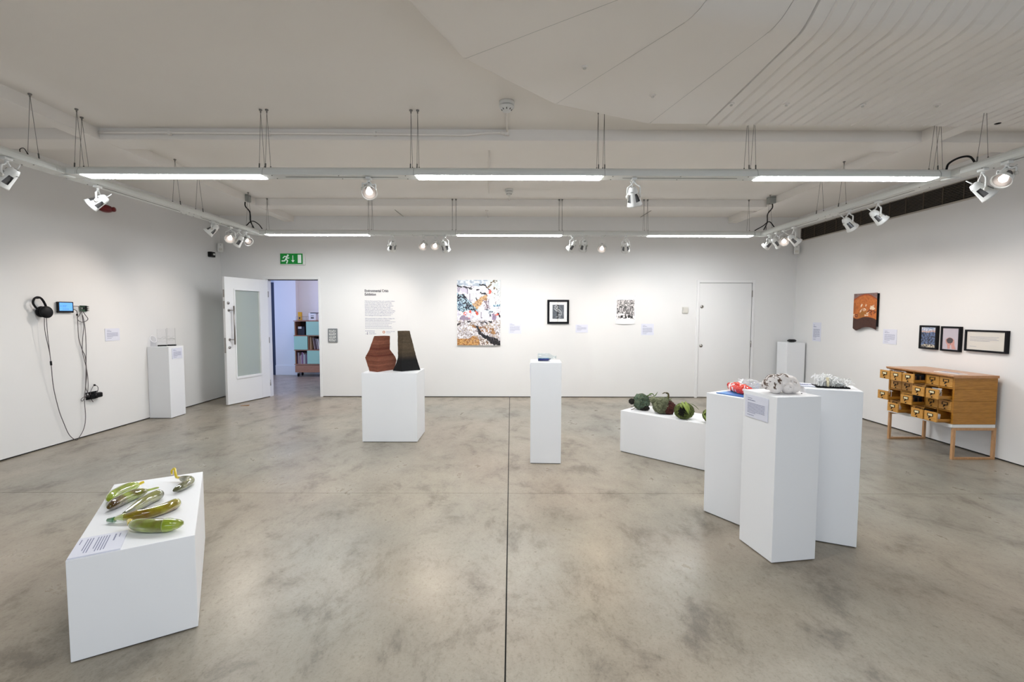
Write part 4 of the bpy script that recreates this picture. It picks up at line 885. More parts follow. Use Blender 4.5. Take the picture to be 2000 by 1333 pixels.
# ------------------------------------------------------------------ media piece on the left wall
t = onleft('headphones', 'black over-ear headphones hanging on the left wall', 'headphones', 5.02, 1.475)
hb = smooth_path([(-0.045, -0.055, 0.02), (-0.075, -0.05, 0.05), (-0.100, -0.05, 0.095), (-0.082, -0.05, 0.142), (-0.045, -0.05, 0.158), (-0.010, -0.05, 0.142), (0.018, -0.05, 0.10), (0.034, -0.05, 0.055), (0.025, -0.05, 0.02)], 6)
part('headband', MB().tube(hb, 0.012, 8, flat=0.75), M['black'], t)
for c_, nrm, rr_ in (((0.0, -0.085, 0.0), (-0.12, -1.0, 0.06), 1.0), ((0.006, -0.030, 0.004), (0.1, 1.0, 0.1), 0.92)):
    ax = along(nrm, Vector(c_))
    cup = part('ear_cup', MB().lathe([(0.02, -0.018), (0.054*rr_, -0.016), (0.064*rr_, -0.006), (0.064*rr_, 0.006), (0.052*rr_, 0.016), (0.03, 0.022), (0.001, 0.023)], 24, ax), M['black'], t)
    part('ear_pad', MB().lathe([(0.028, -0.018), (0.05*rr_, -0.018), (0.057*rr_, -0.026), (0.05*rr_, -0.034), (0.028, -0.034)], 20, ax, caps=False), M['blackmatt'], cup)
part('yoke_arm', MB().tube(smooth_path([(0.034, -0.05, 0.055), (0.066, -0.06, 0.04), (0.070, -0.065, 0.015), (0.055, -0.07, -0.005)], 5), 0.006, 6), M['black'], t)
part('wall_hook', MB().tube([(-0.045, 0, 0.142), (-0.045, -0.065, 0.146)], 0.005, 8), M['black'], t)
t2 = onleft('headphone_cable', 'long dark cable hanging from the headphones to the floor and up to the circuit board', 'cable', 5.1, 0.0)
P1 = smooth_path([(-0.100, -0.08, 1.43), (-0.095, -0.075, 1.27), (-0.055, -0.07, 1.05), (-0.035, -0.06, 0.945)], 6); P2 = smooth_path([(-0.058, -0.06, 1.43), (-0.055, -0.06, 1.25), (-0.042, -0.06, 1.05), (-0.035, -0.06, 0.945)], 6)
part('split_lead', MB().tube(P1, 0.0032, 6).tube(P2, 0.0032, 6), M['cable'], t2)
part('joint', MB().tube([(-0.035, -0.06, 0.945), (-0.033, -0.06, 0.90)], 0.009, 8), M['black'], t2)
P3 = smooth_path([(-0.033, -0.06, 0.90), (0.0, -0.04, 0.65), (0.055, -0.03, 0.40), (0.10, -0.03, 0.25), (0.16, -0.03, 0.09), (0.235, -0.03, 0.008), (0.275, -0.03, 0.02), (0.345, -0.03, 0.11), (0.375, -0.03, 0.24), (0.372, -0.03, 0.45), (0.395, -0.03, 0.60), (0.415, -0.03, 0.85), (0.428, -0.03, 1.1), (0.425, -0.03, 1.3), (0.415, -0.02, 1.44)], 5)
part('main_lead', MB().tube(P3, 0.0036, 6), M['cable'], t2)
t = onleft('tablet_screen', 'small blue glowing touch screen in a black bezel on the left wall', 'screen', 5.305, 1.535)
part('bezel', MB().bbox(-0.098, 0.090, -0.03, -0.016, -0.066, 0.056, 0.003), M['black'], t)
part('back_board', MB().box(-0.09, 0.085, -0.016, -0.008, -0.06, 0.05), M['blackmatt'], t)
for x in (-0.085, 0.075):
    for z in (-0.058, 0.048): part('spacer', MB().tube([(x, -0.034, z), (x, -0.0005, z)], 0.005, 8), M['black'], t)
part('display', MB().box(-0.080, 0.076, -0.0312, -0.030, -0.044, 0.046), mat('blue_display', L(96, 160, 235), 0.3, emit=L(96, 165, 245), es=0.62), t)
mb = MB(); rng = random.Random(2)
for z, wd in ((0.014, 0.05), (0.0, 0.04), (-0.026, 0.08)): word_bars(mb, -0.045, z, wd, 0.004, rng)
mb.box(-0.066, -0.058, -0.0008, 0, 0.004, 0.012); part('screen_text', mb, mat('screen_ink', L(50, 96, 170), 0.5, emit=L(50, 96, 170), es=0.4), t).location = (0, -0.0313, 0)
t = onleft('circuit_board', 'small green single-board computer on the left wall right of the screen', 'circuit board', 5.535, 1.518)
part('board', MB().box(-0.045, 0.045, -0.014, -0.012, -0.035, 0.035), mat('pcb_green', L(42, 78, 52), 0.4), t)
part('chips', MB().box(-0.005, 0.02, -0.018, -0.014, -0.01, 0.016).box(0.022, 0.036, -0.020, -0.014, -0.028, 0.03).box(-0.04, 0.03, -0.022, -0.014, 0.026, 0.032), M['black'], t)
part('ports', MB().box(0.038, 0.056, -0.030, -0.014, -0.03, -0.014).box(0.038, 0.056, -0.030, -0.014, -0.008, 0.008).box(0.038, 0.056, -0.030, -0.014, 0.014, 0.03).box(-0.038, -0.024, -0.020, -0.014, -0.038, -0.028).box(-0.03, -0.014, -0.018, -0.014, -0.006, 0.012), M['steel'], t)
part('standoffs', MB().tube([(-0.038, -0.012, 0.03), (-0.038, -0.0005, 0.03)], 0.003, 6).tube([(0.036, -0.012, -0.03), (0.036, -0.0005, -0.03)], 0.003, 6), M['steel'], t)
t = onleft('power_supply', 'black plug-in power supply with loose leads low on the left wall', 'power supply', 5.60, 0.482)
part('socket_plate', MB().bbox(-0.08, 0.075, -0.012, -0.001, -0.048, 0.042, 0.003), M['black'], t)
part('plug_block', MB().bbox(-0.005, 0.095, -0.06, -0.012, -0.036, 0.024, 0.014), M['black'], t); part('second_plug', MB().bbox(-0.062, 0.01, -0.05, -0.012, -0.044, 0.012, 0.008), M['blackmatt'], t)
part('switches', MB().box(-0.068, -0.056, -0.014, -0.012, 0.008, 0.032).box(0.058, 0.07, -0.014, -0.012, 0.018, 0.036), M['white'], t)
cbl = onleft('screen_cable', 'thin dark cables looping from screen and circuit board down to the power supply', 'cable', 5.5, 0.0)
for nm, P, r in (('loop_lead', [(-0.10, -0.028, 1.545), (-0.04, -0.03, 1.54), (-0.01, -0.03, 1.50), (-0.035, -0.03, 1.445), (-0.065, -0.03, 1.41), (-0.05, -0.03, 1.375), (0.0, -0.03, 1.36), (0.05, -0.03, 1.375), (0.068, -0.03, 1.40), (0.04, -0.03, 1.44), (0.015, -0.022, 1.488)], 0.0038),
                 ('screen_lead', [(-0.10, -0.025, 1.508), (-0.07, -0.028, 1.49), (-0.062, -0.028, 1.44), (-0.062, -0.028, 1.25), (-0.055, -0.028, 1.15), (-0.02, -0.028, 1.03), (0.012, -0.028, 0.95), (0.02, -0.028, 0.75), (0.008, -0.028, 0.66), (0.0, -0.028, 0.58), (0.03, -0.03, 0.50), (0.06, -0.03, 0.44), (0.085, -0.03, 0.40)], 0.0036),
                 ('board_lead', [(0.005, -0.02, 1.49), (0.006, -0.026, 1.38), (0.015, -0.026, 1.30), (-0.005, -0.026, 1.18), (-0.02, -0.026, 1.03), (0.0, -0.026, 0.92), (0.025, -0.026, 0.80), (0.035, -0.026, 0.66), (0.02, -0.026, 0.53), (-0.05, -0.03, 0.44), (-0.07, -0.03, 0.46), (-0.02, -0.03, 0.485), (0.05, -0.03, 0.465)], 0.0034),
                 ('plug_lead', [(0.06, -0.03, 0.45), (0.055, -0.03, 0.52), (0.085, -0.03, 0.575), (0.115, -0.03, 0.60), (0.15, -0.035, 0.575), (0.145, -0.04, 0.53), (0.09, -0.06, 0.48)], 0.003)):
    part(nm, MB().tube(smooth_path(P, 5), r, 6), M['cable'], cbl)
part('ferrite_bead', MB().tube([(0.108, -0.03, 0.602), (0.122, -0.03, 0.598)], 0.011, 8).tube([(-0.066, -0.028, 1.455), (-0.064, -0.028, 1.435)], 0.009, 8), M['black'], cbl)

# ------------------------------------------------------------------ plinths
def plinth(label, x, y, rz, w, d, h):
    t = thing('plinth', label, 'plinth', (x, y, 0), rz, 'white display plinths')
    part('box', MB().bbox(-w/2, w/2, -d/2, d/2, 0.006, h, 0.0025), M['plinth'], t)
    part('foot', MB().box(-w/2+0.01, w/2-0.01, -d/2+0.01, d/2-0.01, 0.0, 0.006), M['gap'], t); return t
PLB = (-1.913, 2.436, 0.549)
plinth('low white plinth in the left foreground carrying the glass cucumbers', *PLB, 0.444, 1.022, 0.444)
plinth('wide white plinth carrying the two layered sculptures', -1.380, 5.527, 0.0, 0.628, 0.473, 0.795)
plinth('slim white plinth in the room centre carrying the blue bottle', 0.348, 4.677, -0.045, 0.300, 0.305, 0.998)
PRF = (1.657, 2.853, -1.414)
plinth('front white plinth of the right group, carrying the white lumpy sculpture', *PRF, 0.300, 0.289, 0.990)
plinth('rear left white plinth of the right group, carrying the red bag', 1.675, 3.372, -1.019, 0.33, 0.35, 0.894)
PRR = (2.094, 3.058, -0.427)
plinth('right white plinth of the right group, carrying the white paper coral', *PRR, 0.307, 0.279, 0.993)
plinth('white plinth against the left wall carrying the acrylic blocks', -4.882, 6.631, 0.0, 0.298, 0.297, 1.0)
plinth('white plinth in the far right corner carrying the small black object', 4.780, 7.985, 0.0, 0.300, 0.300, 1.0)
cl, sl = math.cos(-0.771), math.sin(-0.771); fx, fy_ = 1.171, 4.952     # front left corner of the long block
LBX = fx + cl*0.511 - sl*0.222; LBY = fy_ + sl*0.511 + cl*0.222
plinth('long low white plinth carrying the row of mossy green balls', LBX, LBY, -0.771, 1.022, 0.444, 0.444)

# labels on plinths
def flat_label(label, x, y, z, rz, w, h, tilt=0.0, lines=8):
    t = thing('label_card', label, 'label', (x, y, z), rz, 'exhibit label cards'); t.rotation_euler = (tilt, 0, rz)
    part('card', MB().box(-w/2, w/2, -h/2, h/2, 0.0005, 0.006), M['card'], t)
    mb = MB(); rng = random.Random(int(x*100)); zz = h*0.36
    R = Matrix.Rotation(-PI/2, 4, 'X')
    tmp = MB(); word_bars(tmp, -w*0.38, zz, w*0.2, h*0.022, rng); word_bars(tmp, -w*0.38, zz-h*0.09, w*0.35, h*0.032, rng)
    for k in range(lines): word_bars(tmp, -w*0.38, zz-h*0.22-k*h*0.055-(h*0.05 if k > 4 else 0), w*0.76, h*0.020, rng, 1.0 if k not in (4, lines-1) else 0.8)
    word_bars(tmp, -w*0.38, -h*0.42, w*0.25, h*0.02, rng)
    tmp.v = [tuple(R @ Vector(v)) for v in tmp.v]; o = part('printed_text', tmp, M['inkgrey'], t); o.location = (0, 0, 0.0062); return t
c_, s_ = math.cos(PLB[2]), math.sin(PLB[2])
def onPLB(a, b): return (PLB[0] + c_*a - s_*b, PLB[1] + s_*a + c_*b)
lx, ly = onPLB(-0.132, -0.404)
flat_label('white label card lying on the low cucumber plinth', lx, ly, 0.444, PLB[2]-PI/2, 0.205, 0.172)
def plinth_label(label, px, py, rz, off_y, a, z, w, h, lines, seed):
    # on the face whose outward normal is local -y
    x = px + math.cos(rz)*a - math.sin(rz)*off_y; y = py + math.sin(rz)*a + math.cos(rz)*off_y
    return label_card(lambda n, l, c, A, Z, g=None: thing(n, l, c, (x, y, Z), rz, g), label, 0, z, w, h, lines, seed)
plinth_label('white label card on the front plinth of the right group', PRF[0], PRF[1], PRF[2], -0.1447, -0.022, 0.897, 0.205, 0.140, 8, 21)
plinth_label('white label card on the plinth against the left wall', -4.882+0.149, 6.631, PI/2, 0.0, 0.01, 0.90, 0.20, 0.15, 7, 22)
plinth_label('label card edge on the left side of the slim centre plinth', 0.348-0.1502, 4.677, -PI/2-0.045, 0.0, -0.02, 0.90, 0.2, 0.14, 6, 23)
flat_label('white label card tilted on the back left corner of the paper coral plinth', 1.970, 3.14, 0.9935, -0.427, 0.12, 0.15, 0.0, 7)

# ------------------------------------------------------------------ glass cucumbers
def glassveg(name, c1, c2, c3, sc=12.0, seed=0.0):
    m = mat(name, c1, 0.08, trans=0.20, ior=1.4, coat=0.5)
    tc = N(m, 'ShaderNodeTexCoord'); mp = N(m, 'ShaderNodeMapping'); mp.inputs['Location'].default_value = (seed, seed*2, 0); LK(m, tc.outputs['Object'], mp.inputs['Vector'])
    n = N(m, 'ShaderNodeTexNoise'); n.inputs['Scale'].default_value = sc; n.inputs['Detail'].default_value = 5; LK(m, mp.outputs['Vector'], n.inputs['Vector'])
    r = ramp(m, n.outputs['Fac'], [(0.36, c1), (0.5, c2), (0.66, c3)]); LK(m, r.outputs['Color'], BSDF(m).inputs['Base Color']); return m
LIME, OLIVE, BROWN, GREY = L(164, 182, 40), L(122, 138, 38), L(84, 58, 12), L(88, 92, 60)
gv = {'lime': glassveg('lime_glass', LIME, L(148, 168, 38), OLIVE, 10), 'limebrown': glassveg('lime_brown_glass', L(140, 160, 50), L(100, 92, 26), L(70, 46, 16), 11, 3),
      'grey': glassveg('grey_green_glass', L(130, 132, 66), L(102, 104, 68), L(72, 70, 42), 12, 5), 'amber': glassveg('amber_glass', L(166, 168, 50), L(136, 120, 18), L(112, 80, 12), 11, 7), 'green': glassveg('mid_green_glass', L(156, 168, 70), L(130, 144, 50), L(112, 108, 40), 12, 9)}
yel = mat('yellow_glass', L(226, 200, 30), 0.08, trans=0.3, coat=0.6); grn2 = mat('emerald_glass', L(16, 120, 62), 0.08, trans=0.3, coat=0.6); pale = mat('pale_green_glass', L(190, 206, 110), 0.08, trans=0.4, coat=0.6)
def cucumber(label, pts, r, mt, tip=None, tipm=None, tipr=0.006, prof=None):
    n = 26; zb = 0.4445
    P = smooth_path([(p[0], p[1], 0) for p in pts], 8); Ls = [0]
    for a, b in zip(P[:-1], P[1:]): Ls.append(Ls[-1] + (b-a).length)
    t_ = thing('glass_cucumber', label, 'glass sculpture', (P[0].x, P[0].y, zb), 0, 'glass cucumbers on the low plinth')
    base = Vector((P[0].x, P[0].y, 0)); Q = []; R = []
    for p, l in zip(P, Ls):
        u = l/Ls[-1]; k = max(0.06, (1 - abs(2*u-1)**3.4))**0.5 if prof is None else prof(u)
        R.append(r*k); Q.append(p - base + Vector((0, 0, r)))
    part('body', MB().tube(Q, R, 18), mt, t_)
    if tip:
        T_ = smooth_path([Vector((p[0], p[1], 0)) - base + Vector((0, 0, r*zf)) for p, zf in tip], 5); m_ = len(T_)
        part('stem', MB().tube(T_, [tipr*(1.25 - 0.4*k/m_) for k in range(m_)], 10), tipm, t_)
    return t_
cucumber('lime green glass cucumber lying furthest back on the low plinth', [(-2.135, 2.445), (-2.16, 2.52), (-2.168, 2.60), (-2.155, 2.675)], 0.031, gv['lime'], [((-2.157, 2.668), 1), ((-2.148, 2.70), 1.1)], yel, 0.009)
cucumber('brown and green glass cucumber lying against the lime one', [(-2.055, 2.35), (-2.068, 2.42), (-2.068, 2.51), (-2.035, 2.585)], 0.029, gv['limebrown'], [((-2.04, 2.578), 1), ((-2.015, 2.602), 1.1), ((-1.99, 2.605), 1.3)], pale, 0.006)
cucumber('long grey-olive glass cucumber in the middle of the plinth', [(-1.915, 2.275), (-1.925, 2.37), (-1.935, 2.46), (-1.925, 2.55)], 0.029, gv['grey'], None, None, 0.006, lambda u: max(0.05, min(1, 0.25+1.5*u))*max(0.05, 1-max(0, (u-0.86)/0.14)**2)**0.5)
t_ = cucumber('amber glass cucumber with an emerald tip', [(-1.915, 2.24), (-1.86, 2.25), (-1.805, 2.285), (-1.765, 2.35), (-1.750, 2.435)], 0.027, gv['amber'], [((-1.928, 2.238), 0.62), ((-1.945, 2.237), 0.55), ((-1.962, 2.238), 0.5)], grn2, 0.011, lambda u: max(0.30, min(1.0, 0.30+2.6*u))*max(0.05, 1-max(0, (u-0.88)/0.12)**2)**0.5)
part('pale_neck', MB().tube(smooth_path([(-0.018, 0.0, 0.016), (0.0, 0.0, 0.024), (0.03, 0.006, 0.027)], 4), [0.007, 0.008, 0.009, 0.010, 0.011, 0.013, 0.015, 0.017, 0.0185], 12), pale, t_)
t_ = cucumber('plump green glass cucumber nearest the label on the low plinth', [(-1.795, 2.165), (-1.735, 2.148), (-1.66, 2.143), (-1.585, 2.155), (-1.548, 2.175)], 0.031, gv['green'], [((-1.785, 2.163), 1), ((-1.805, 2.178), 1.1), ((-1.822, 2.192), 1.0)], yel, 0.013)
part('lime_band', MB().tube(smooth_path([(0.175, -0.018, 0.031), (0.20, -0.013, 0.031), (0.222, -0.005, 0.031)], 4), [0.0318, 0.0316, 0.0313, 0.031, 0.030, 0.029, 0.027, 0.025, 0.022], 18), gv['lime'], t_)
cucumber('short bent grey glass cucumber with a yellow hooked stem', [(-2.01, 2.80), (-1.968, 2.785), (-1.922, 2.765), (-1.900, 2.72), (-1.895, 2.66), (-1.898, 2.595)], 0.0235, gv['grey'], [((-2.005, 2.80), 1), ((-2.03, 2.805), 1.2), ((-2.048, 2.82), 2.2), ((-2.062, 2.835), 3.0), ((-2.076, 2.83), 2.4), ((-2.066, 2.818), 1.7)], yel, 0.007)

# ------------------------------------------------------------------ layered sculptures
def layered(name, label, secs, nl, colf, seed):
    rng = random.Random(seed); vs = []; fs = []; cs = []
    def sect(z):
        for (z0, p0), (z1, p1) in zip(secs[:-1], secs[1:]):
            if z <= z1: k = (z-z0)/(z1-z0); return [Vector(a).lerp(Vector(b), k) for a, b in zip(p0, p1)]
        return [Vector(p) for p in secs[-1][1]]
    zb, zt = secs[0][0], secs[-1][0]; o0 = sum((Vector(p) for p in secs[0][1]), Vector((0, 0)))/4; rings = []
    for k in range(nl):
        a, b = zb + (zt-zb)*k/nl, zb + (zt-zb)*(k+1)/nl; j = rng.uniform(-0.0014, 0.0014); g_ = (b-a)*0.10; col = colf((k+0.5)/nl, rng)
        for z in (a+g_*0.3, b-g_*0.3):
            s = sect(z); c = sum(s, Vector((0, 0)))/4; r = []
            pr_ = [c + (p-c)*(1 + j/max((p-c).length, 0.01)) for p in s]
            for q, q2 in zip(pr_, pr_[1:]+pr_[:1]):
                for m_ in range(4): e = q.lerp(q2, m_/4); vs.append((e.x-o0.x, e.y-o0.y, z-zb)); r.append(len(vs)-1); f = rng.uniform(0.85, 1.15); cs.append([min(1, v*f) for v in col] + [1])
            rings.append(r)
    n = len(rings[0])
    for a, b in zip(rings[:-1], rings[1:]): fs += [(a[i], a[(i+1) % n], b[(i+1) % n], b[i]) for i in range(n)]
    fs += [tuple(rings[0])[::-1], tuple(rings[-1])]
    t = thing(name, label, 'sculpture', (o0.x, o0.y, zb))
    me = bpy.data.meshes.new('strata'); me.from_pydata(vs, [], fs); ca = me.color_attributes.new('paint', 'FLOAT_COLOR', 'POINT')
    ca.data.foreach_set('color', np.array(cs, np.float32).ravel()); me.materials.append(M['strata']); part('strata', me, None, t); return t
m = M['strata'] = attr_mat('rammed_strata', 0.9); nn = noise_tex(m, 160, 3, 0.7); a_ = [n for n in m.node_tree.nodes if n.type == 'ATTRIBUTE'][0]
rk = ramp(m, nn.outputs['Fac'], [(0.3, (0.45, 0.45, 0.45)), (0.7, (1.5, 1.5, 1.5))]); LK(m, mixc(m, 0.8, a_.outputs['Color'], rk.outputs['Color'], 'MULTIPLY'), BSDF(m).inputs['Base Color']); bump(m, nn.outputs['Fac'], 0.5, 0.004)
def brown(u, rng):
    k = rng.random(); a, b = (lin((98, 44, 28)), lin((142, 88, 66)))
    band = 0.85 if (0.15 < u < 0.22 or 0.31 < u < 0.40 or 0.78 < u < 0.9) else (0.05 if 0.42 < u < 0.48 or 0.6 < u < 0.7 else 0.45); k = 0.7*band+0.3*k; return a*(1-k)+b*k
def olive_(u, rng):
    a, b = lin((20, 19, 20)), lin((92, 78, 60)); k = min(1, max(0, (u-0.28)/0.2)); k = k*rng.uniform(0.75, 1.0); return a*(1-k)+b*k
layered('layered_sculpture', 'brown faceted sculpture of stacked layers, left of the pair on the wide plinth', [(0.7955, [(-1.655, 5.47), (-1.535, 5.38), (-1.405, 5.62), (-1.55, 5.66)]), (0.905, [(-1.690, 5.475), (-1.532, 5.37), (-1.380, 5.645), (-1.55, 5.67)]), (0.957, [(-1.705, 5.475), (-1.53, 5.37), (-1.395, 5.63), (-1.55, 5.66)]), (1.045, [(-1.655, 5.47), (-1.523, 5.38), (-1.437, 5.56), (-1.55, 5.62)]), (1.208, [(-1.590, 5.455), (-1.515, 5.40), (-1.418, 5.50), (-1.50, 5.56)])], 30, brown, 5)
layered('layered_sculpture', 'tall tapering sculpture fading from black base to olive brown, right of the pair', [(0.7955, [(-1.395, 5.515), (-1.266, 5.437), (-1.083, 5.60), (-1.20, 5.68)]), (0.88, [(-1.352, 5.51), (-1.266, 5.435), (-1.108, 5.585), (-1.20, 5.66)]), (0.955, [(-1.328, 5.50), (-1.264, 5.435), (-1.125, 5.57), (-1.205, 5.64)]), (1.0, [(-1.326, 5.495), (-1.262, 5.435), (-1.135, 5.56), (-1.21, 5.62)]), (1.268, [(-1.322, 5.48), (-1.242, 5.435), (-1.190, 5.51), (-1.25, 5.56)])], 32, olive_, 8)

# ------------------------------------------------------------------ bottle on the centre plinth
BT = (0.268, 4.675, 0.998)
t = thing('glass_bottle', 'clear glass bottle lying on its side on the slim centre plinth', 'bottle', BT)
mx = Matrix.Translation((0, 0, 0.0405)) @ Matrix.Rotation(PI/2, 4, 'Y')
part('glass', MB().lathe([(0.001, 0.0), (0.034, 0.0), (0.040, 0.006), (0.040, 0.105), (0.036, 0.122), (0.022, 0.145), (0.0135, 0.155), (0.0125, 0.178), (0.015, 0.179), (0.015, 0.184)], 28, mx, caps=False), M['bottleglass'], t)
part('neck_ring', MB().lathe([(0.0125, 0.176), (0.0165, 0.177), (0.0165, 0.184), (0.0125, 0.185)], 20, mx, caps=False), M['bottleglass'], t)
t = thing('blue_gravel', 'deep blue layer of glassy crystals inside the lying bottle', 'crystals', BT)
def bluelayer():
    mb = MB(); n = 22; rows = []
    for k in range(n+1):
        x = 0.004 + 0.130*k/n; rr_ = 0.038 if x < 0.105 else 0.038-(x-0.105)*0.62; zt = 0.026 + 0.003*mnoise.noise(Vector((x*90, 0, 0)))
        row = []
        for j in range(9):
            a = PI + PI*j/8; row.append((x, rr_*math.cos(a), 0.0405+rr_*math.sin(a)))
        row = [(p[0], p[1], min(p[2], zt)) for p in row]
        if row[4][2] > zt-0.001: row = [(p[0], p[1], zt-0.001) for p in row]
        rows.append(row)
    vs = [p for r in rows for p in r]; fs = [(i*9+j, i*9+j+1, (i+1)*9+j+1, (i+1)*9+j) for i in range(n) for j in range(8)] + [(i*9+8, i*9, (i+1)*9, (i+1)*9+8) for i in range(n)] + [tuple(range(9))[::-1], tuple(n*9+j for j in range(9))]
    return mb.add(vs, fs, True)
blu = mat('deep_blue', L(8, 22, 120), 0.15, coat=0.5); part('layer', bluelayer(), blu, t)
mb = MB(); rng = random.Random(3)
for k in range(40): x = rng.uniform(0.01, 0.11); yy = rng.uniform(-0.028, 0.028); mb.box(x-0.003, x+0.003, yy-0.003, yy+0.003, 0.024, 0.024+rng.uniform(0.003, 0.008), Matrix.Translation((0, 0, 0)))
o = part('grains', mb, mat('light_blue', L(60, 150, 190), 0.3), t); o['kind'] = 'stuff'

# ------------------------------------------------------------------ mossy balls
def mossy(name, cols, seed, sc=26):
    m = mat(name, cols[0], 0.9); n = noise_tex(m, sc, 6, 0.75, 'Object', 1.2); r = ramp(m, n.outputs['Fac'], [(0.28, cols[0]), (0.45, cols[1]), (0.60, cols[2]), (0.76, cols[3])]); LK(m, r.outputs['Color'], BSDF(m).inputs['Base Color']); bump(m, n.outputs['Fac'], 1.0, 0.02); return m
ms = {'blue': mossy('bluegreen_moss', [L(34, 42, 34), L(74, 92, 74), L(108, 128, 106), L(168, 180, 150)], 1), 'sage': mossy('sage_moss', [L(44, 44, 32), L(98, 102, 76), L(136, 140, 110), L(174, 176, 144)], 2),
      'lime': mossy('lime_moss', [L(36, 38, 18), L(86, 98, 48), L(122, 136, 72), L(160, 172, 100)], 3), 'red': mossy('maroon_moss', [L(24, 10, 10), L(62, 24, 22), L(92, 46, 38), L(136, 92, 72)], 4), 'dark': mossy('dark_roots', [L(6, 6, 5), L(20, 18, 14), L(44, 40, 28), L(96, 90, 66)], 5, 60)}
leafm = {'lime': mat('lime_leaf', L(130, 148, 68), 0.5), 'green': mat('green_leaf', L(78, 100, 40), 0.5), 'brown': mat('dry_leaf', L(70, 62, 28), 0.6), 'pale': mat('pale_leaf', L(130, 140, 96), 0.6)}
def lump(rx, ry, rz, cz, seed, amp=0.09, fr=3.0, off=(0, 0)):
    def f(n):
        q = n*fr + Vector((seed*7.3, seed*3.1, seed)); d = 1 + amp*mnoise.noise(q) + amp*0.55*mnoise.noise(q*2.7) + amp*0.3*mnoise.noise(q*6) + amp*0.22*mnoise.noise(q*13)
        p = Vector((n.x*rx*d + off[0], n.y*ry*d + off[1], cz + n.z*rz*d)); p.z = max(p.z, 0.0015); return p
    return f
def leaf(mb, pts, w, thick=0.003):
    P = smooth_path(pts, 5); n = len(P)
    mb.tube(P, [w*max(0.15, math.sin(PI*(0.08+0.86*k/(n-1))))for k in range(n)], 8, flat=0.35)
def strands(t, n, rx, ry, rz, cz, m, seed):
    rng = random.Random(seed); mb = MB()
    for k in range(n):
        a = rng.uniform(0, 2*PI); z = rng.uniform(-0.7, 0.95); w = math.sqrt(1-z*z); P = []
        for q in range(4):
            P.append((rx*1.03*w*math.cos(a), ry*1.03*w*math.sin(a), max(0.003, cz+rz*1.03*z))); a += rng.uniform(-0.25, 0.25); z = max(-0.85, min(0.98, z+rng.uniform(-0.22, 0.22))); w = math.sqrt(1-z*z)*rng.uniform(0.98, 1.05)
        mb.tube(smooth_path(P, 2), 0.0013, 4, cap=False)
    o = part('fibres', mb, m, t); o['kind'] = 'stuff'
def ball(label, x, y, z=0.4445): return thing('moss_ball', label, 'plant sculpture', (x, y, z), 0.0, 'mossy balls on the long plinth')
# 1: blue-green with dark snout
t = ball('blue-green mossy ball with a black snout, leftmost on the long low plinth', 1.405, 5.00)
part('body', MB().frombm(icomb(lump(0.085, 0.08, 0.088, 0.082, 1, 0.13), 5), None, True), ms['blue'], t)
part('snout', MB().frombm(icomb(lump(0.034, 0.034, 0.032, 0.086, 2, 0.15, off=(-0.100, 0.01)), 3), None, True), ms['dark'], t)
part('root_base', MB().frombm(icomb(lump(0.06, 0.06, 0.03, 0.024, 3, 0.2, off=(0.02, -0.025)), 3), None, True), ms['dark'], t)
mb = MB(); leaf(mb, [(0.06, 0, 0.13), (0.09, 0, 0.165), (0.12, 0.0, 0.17), (0.135, 0.0, 0.145)], 0.018); leaf(mb, [(0.12, 0, 0.14), (0.15, 0, 0.155), (0.172, 0, 0.192)], 0.011); leaf(mb, [(0.03, -0.02, 0.14), (0.07, -0.03, 0.16), (0.11, -0.03, 0.15)], 0.014); part('leaves', mb, leafm['green'], t)
mb = MB().tube([(-0.06, -0.03, 0.04), (-0.095, -0.04, 0.012), (-0.12, -0.045, 0.006)], 0.003, 6).tube([(-0.07, -0.03, 0.05), (-0.10, -0.02, 0.03), (-0.115, -0.01, 0.028)], 0.003, 6); part('twigs', mb, leafm['brown'], t)
strands(t, 150, 0.085, 0.08, 0.088, 0.082, ms['sage'], 1)
# 2: sage with maroon patch
t = ball('sage green mossy ball with a maroon side and curled dry stem, second from left', 1.572, 4.80)
part('body', MB().frombm(icomb(lump(0.098, 0.085, 0.085, 0.084, 6, 0.12, off=(-0.008, 0)), 5), None, True), ms['sage'], t)
part('maroon_side', MB().frombm(icomb(lump(0.062, 0.055, 0.068, 0.066, 8, 0.18, off=(0.050, -0.040)), 5), None, True), ms['red'], t)
part('shoulder', MB().frombm(icomb(lump(0.045, 0.05, 0.035, 0.135, 9, 0.2, off=(-0.085, 0.03)), 3), None, True), ms['sage'], t)
mb = MB(); mb.tube(smooth_path([(0.048, 0, 0.13), (0.056, 0, 0.18), (0.05, 0, 0.206), (0.03, 0, 0.214)], 5), [0.009]*16, 8); leaf(mb, [(0.04, 0, 0.212), (0.015, 0, 0.216), (-0.012, 0, 0.204)], 0.014); part('curled_stem', mb, leafm['brown'], t)
mb = MB(); leaf(mb, [(0.03, -0.03, 0.14), (0.035, -0.03, 0.17), (0.025, -0.03, 0.195)], 0.009); leaf(mb, [(0.06, -0.02, 0.13), (0.075, -0.02, 0.155), (0.085, -0.02, 0.165)], 0.008); part('pale_leaves', mb, leafm['pale'], t)
strands(t, 150, 0.098, 0.085, 0.085, 0.084, ms['sage'], 2)
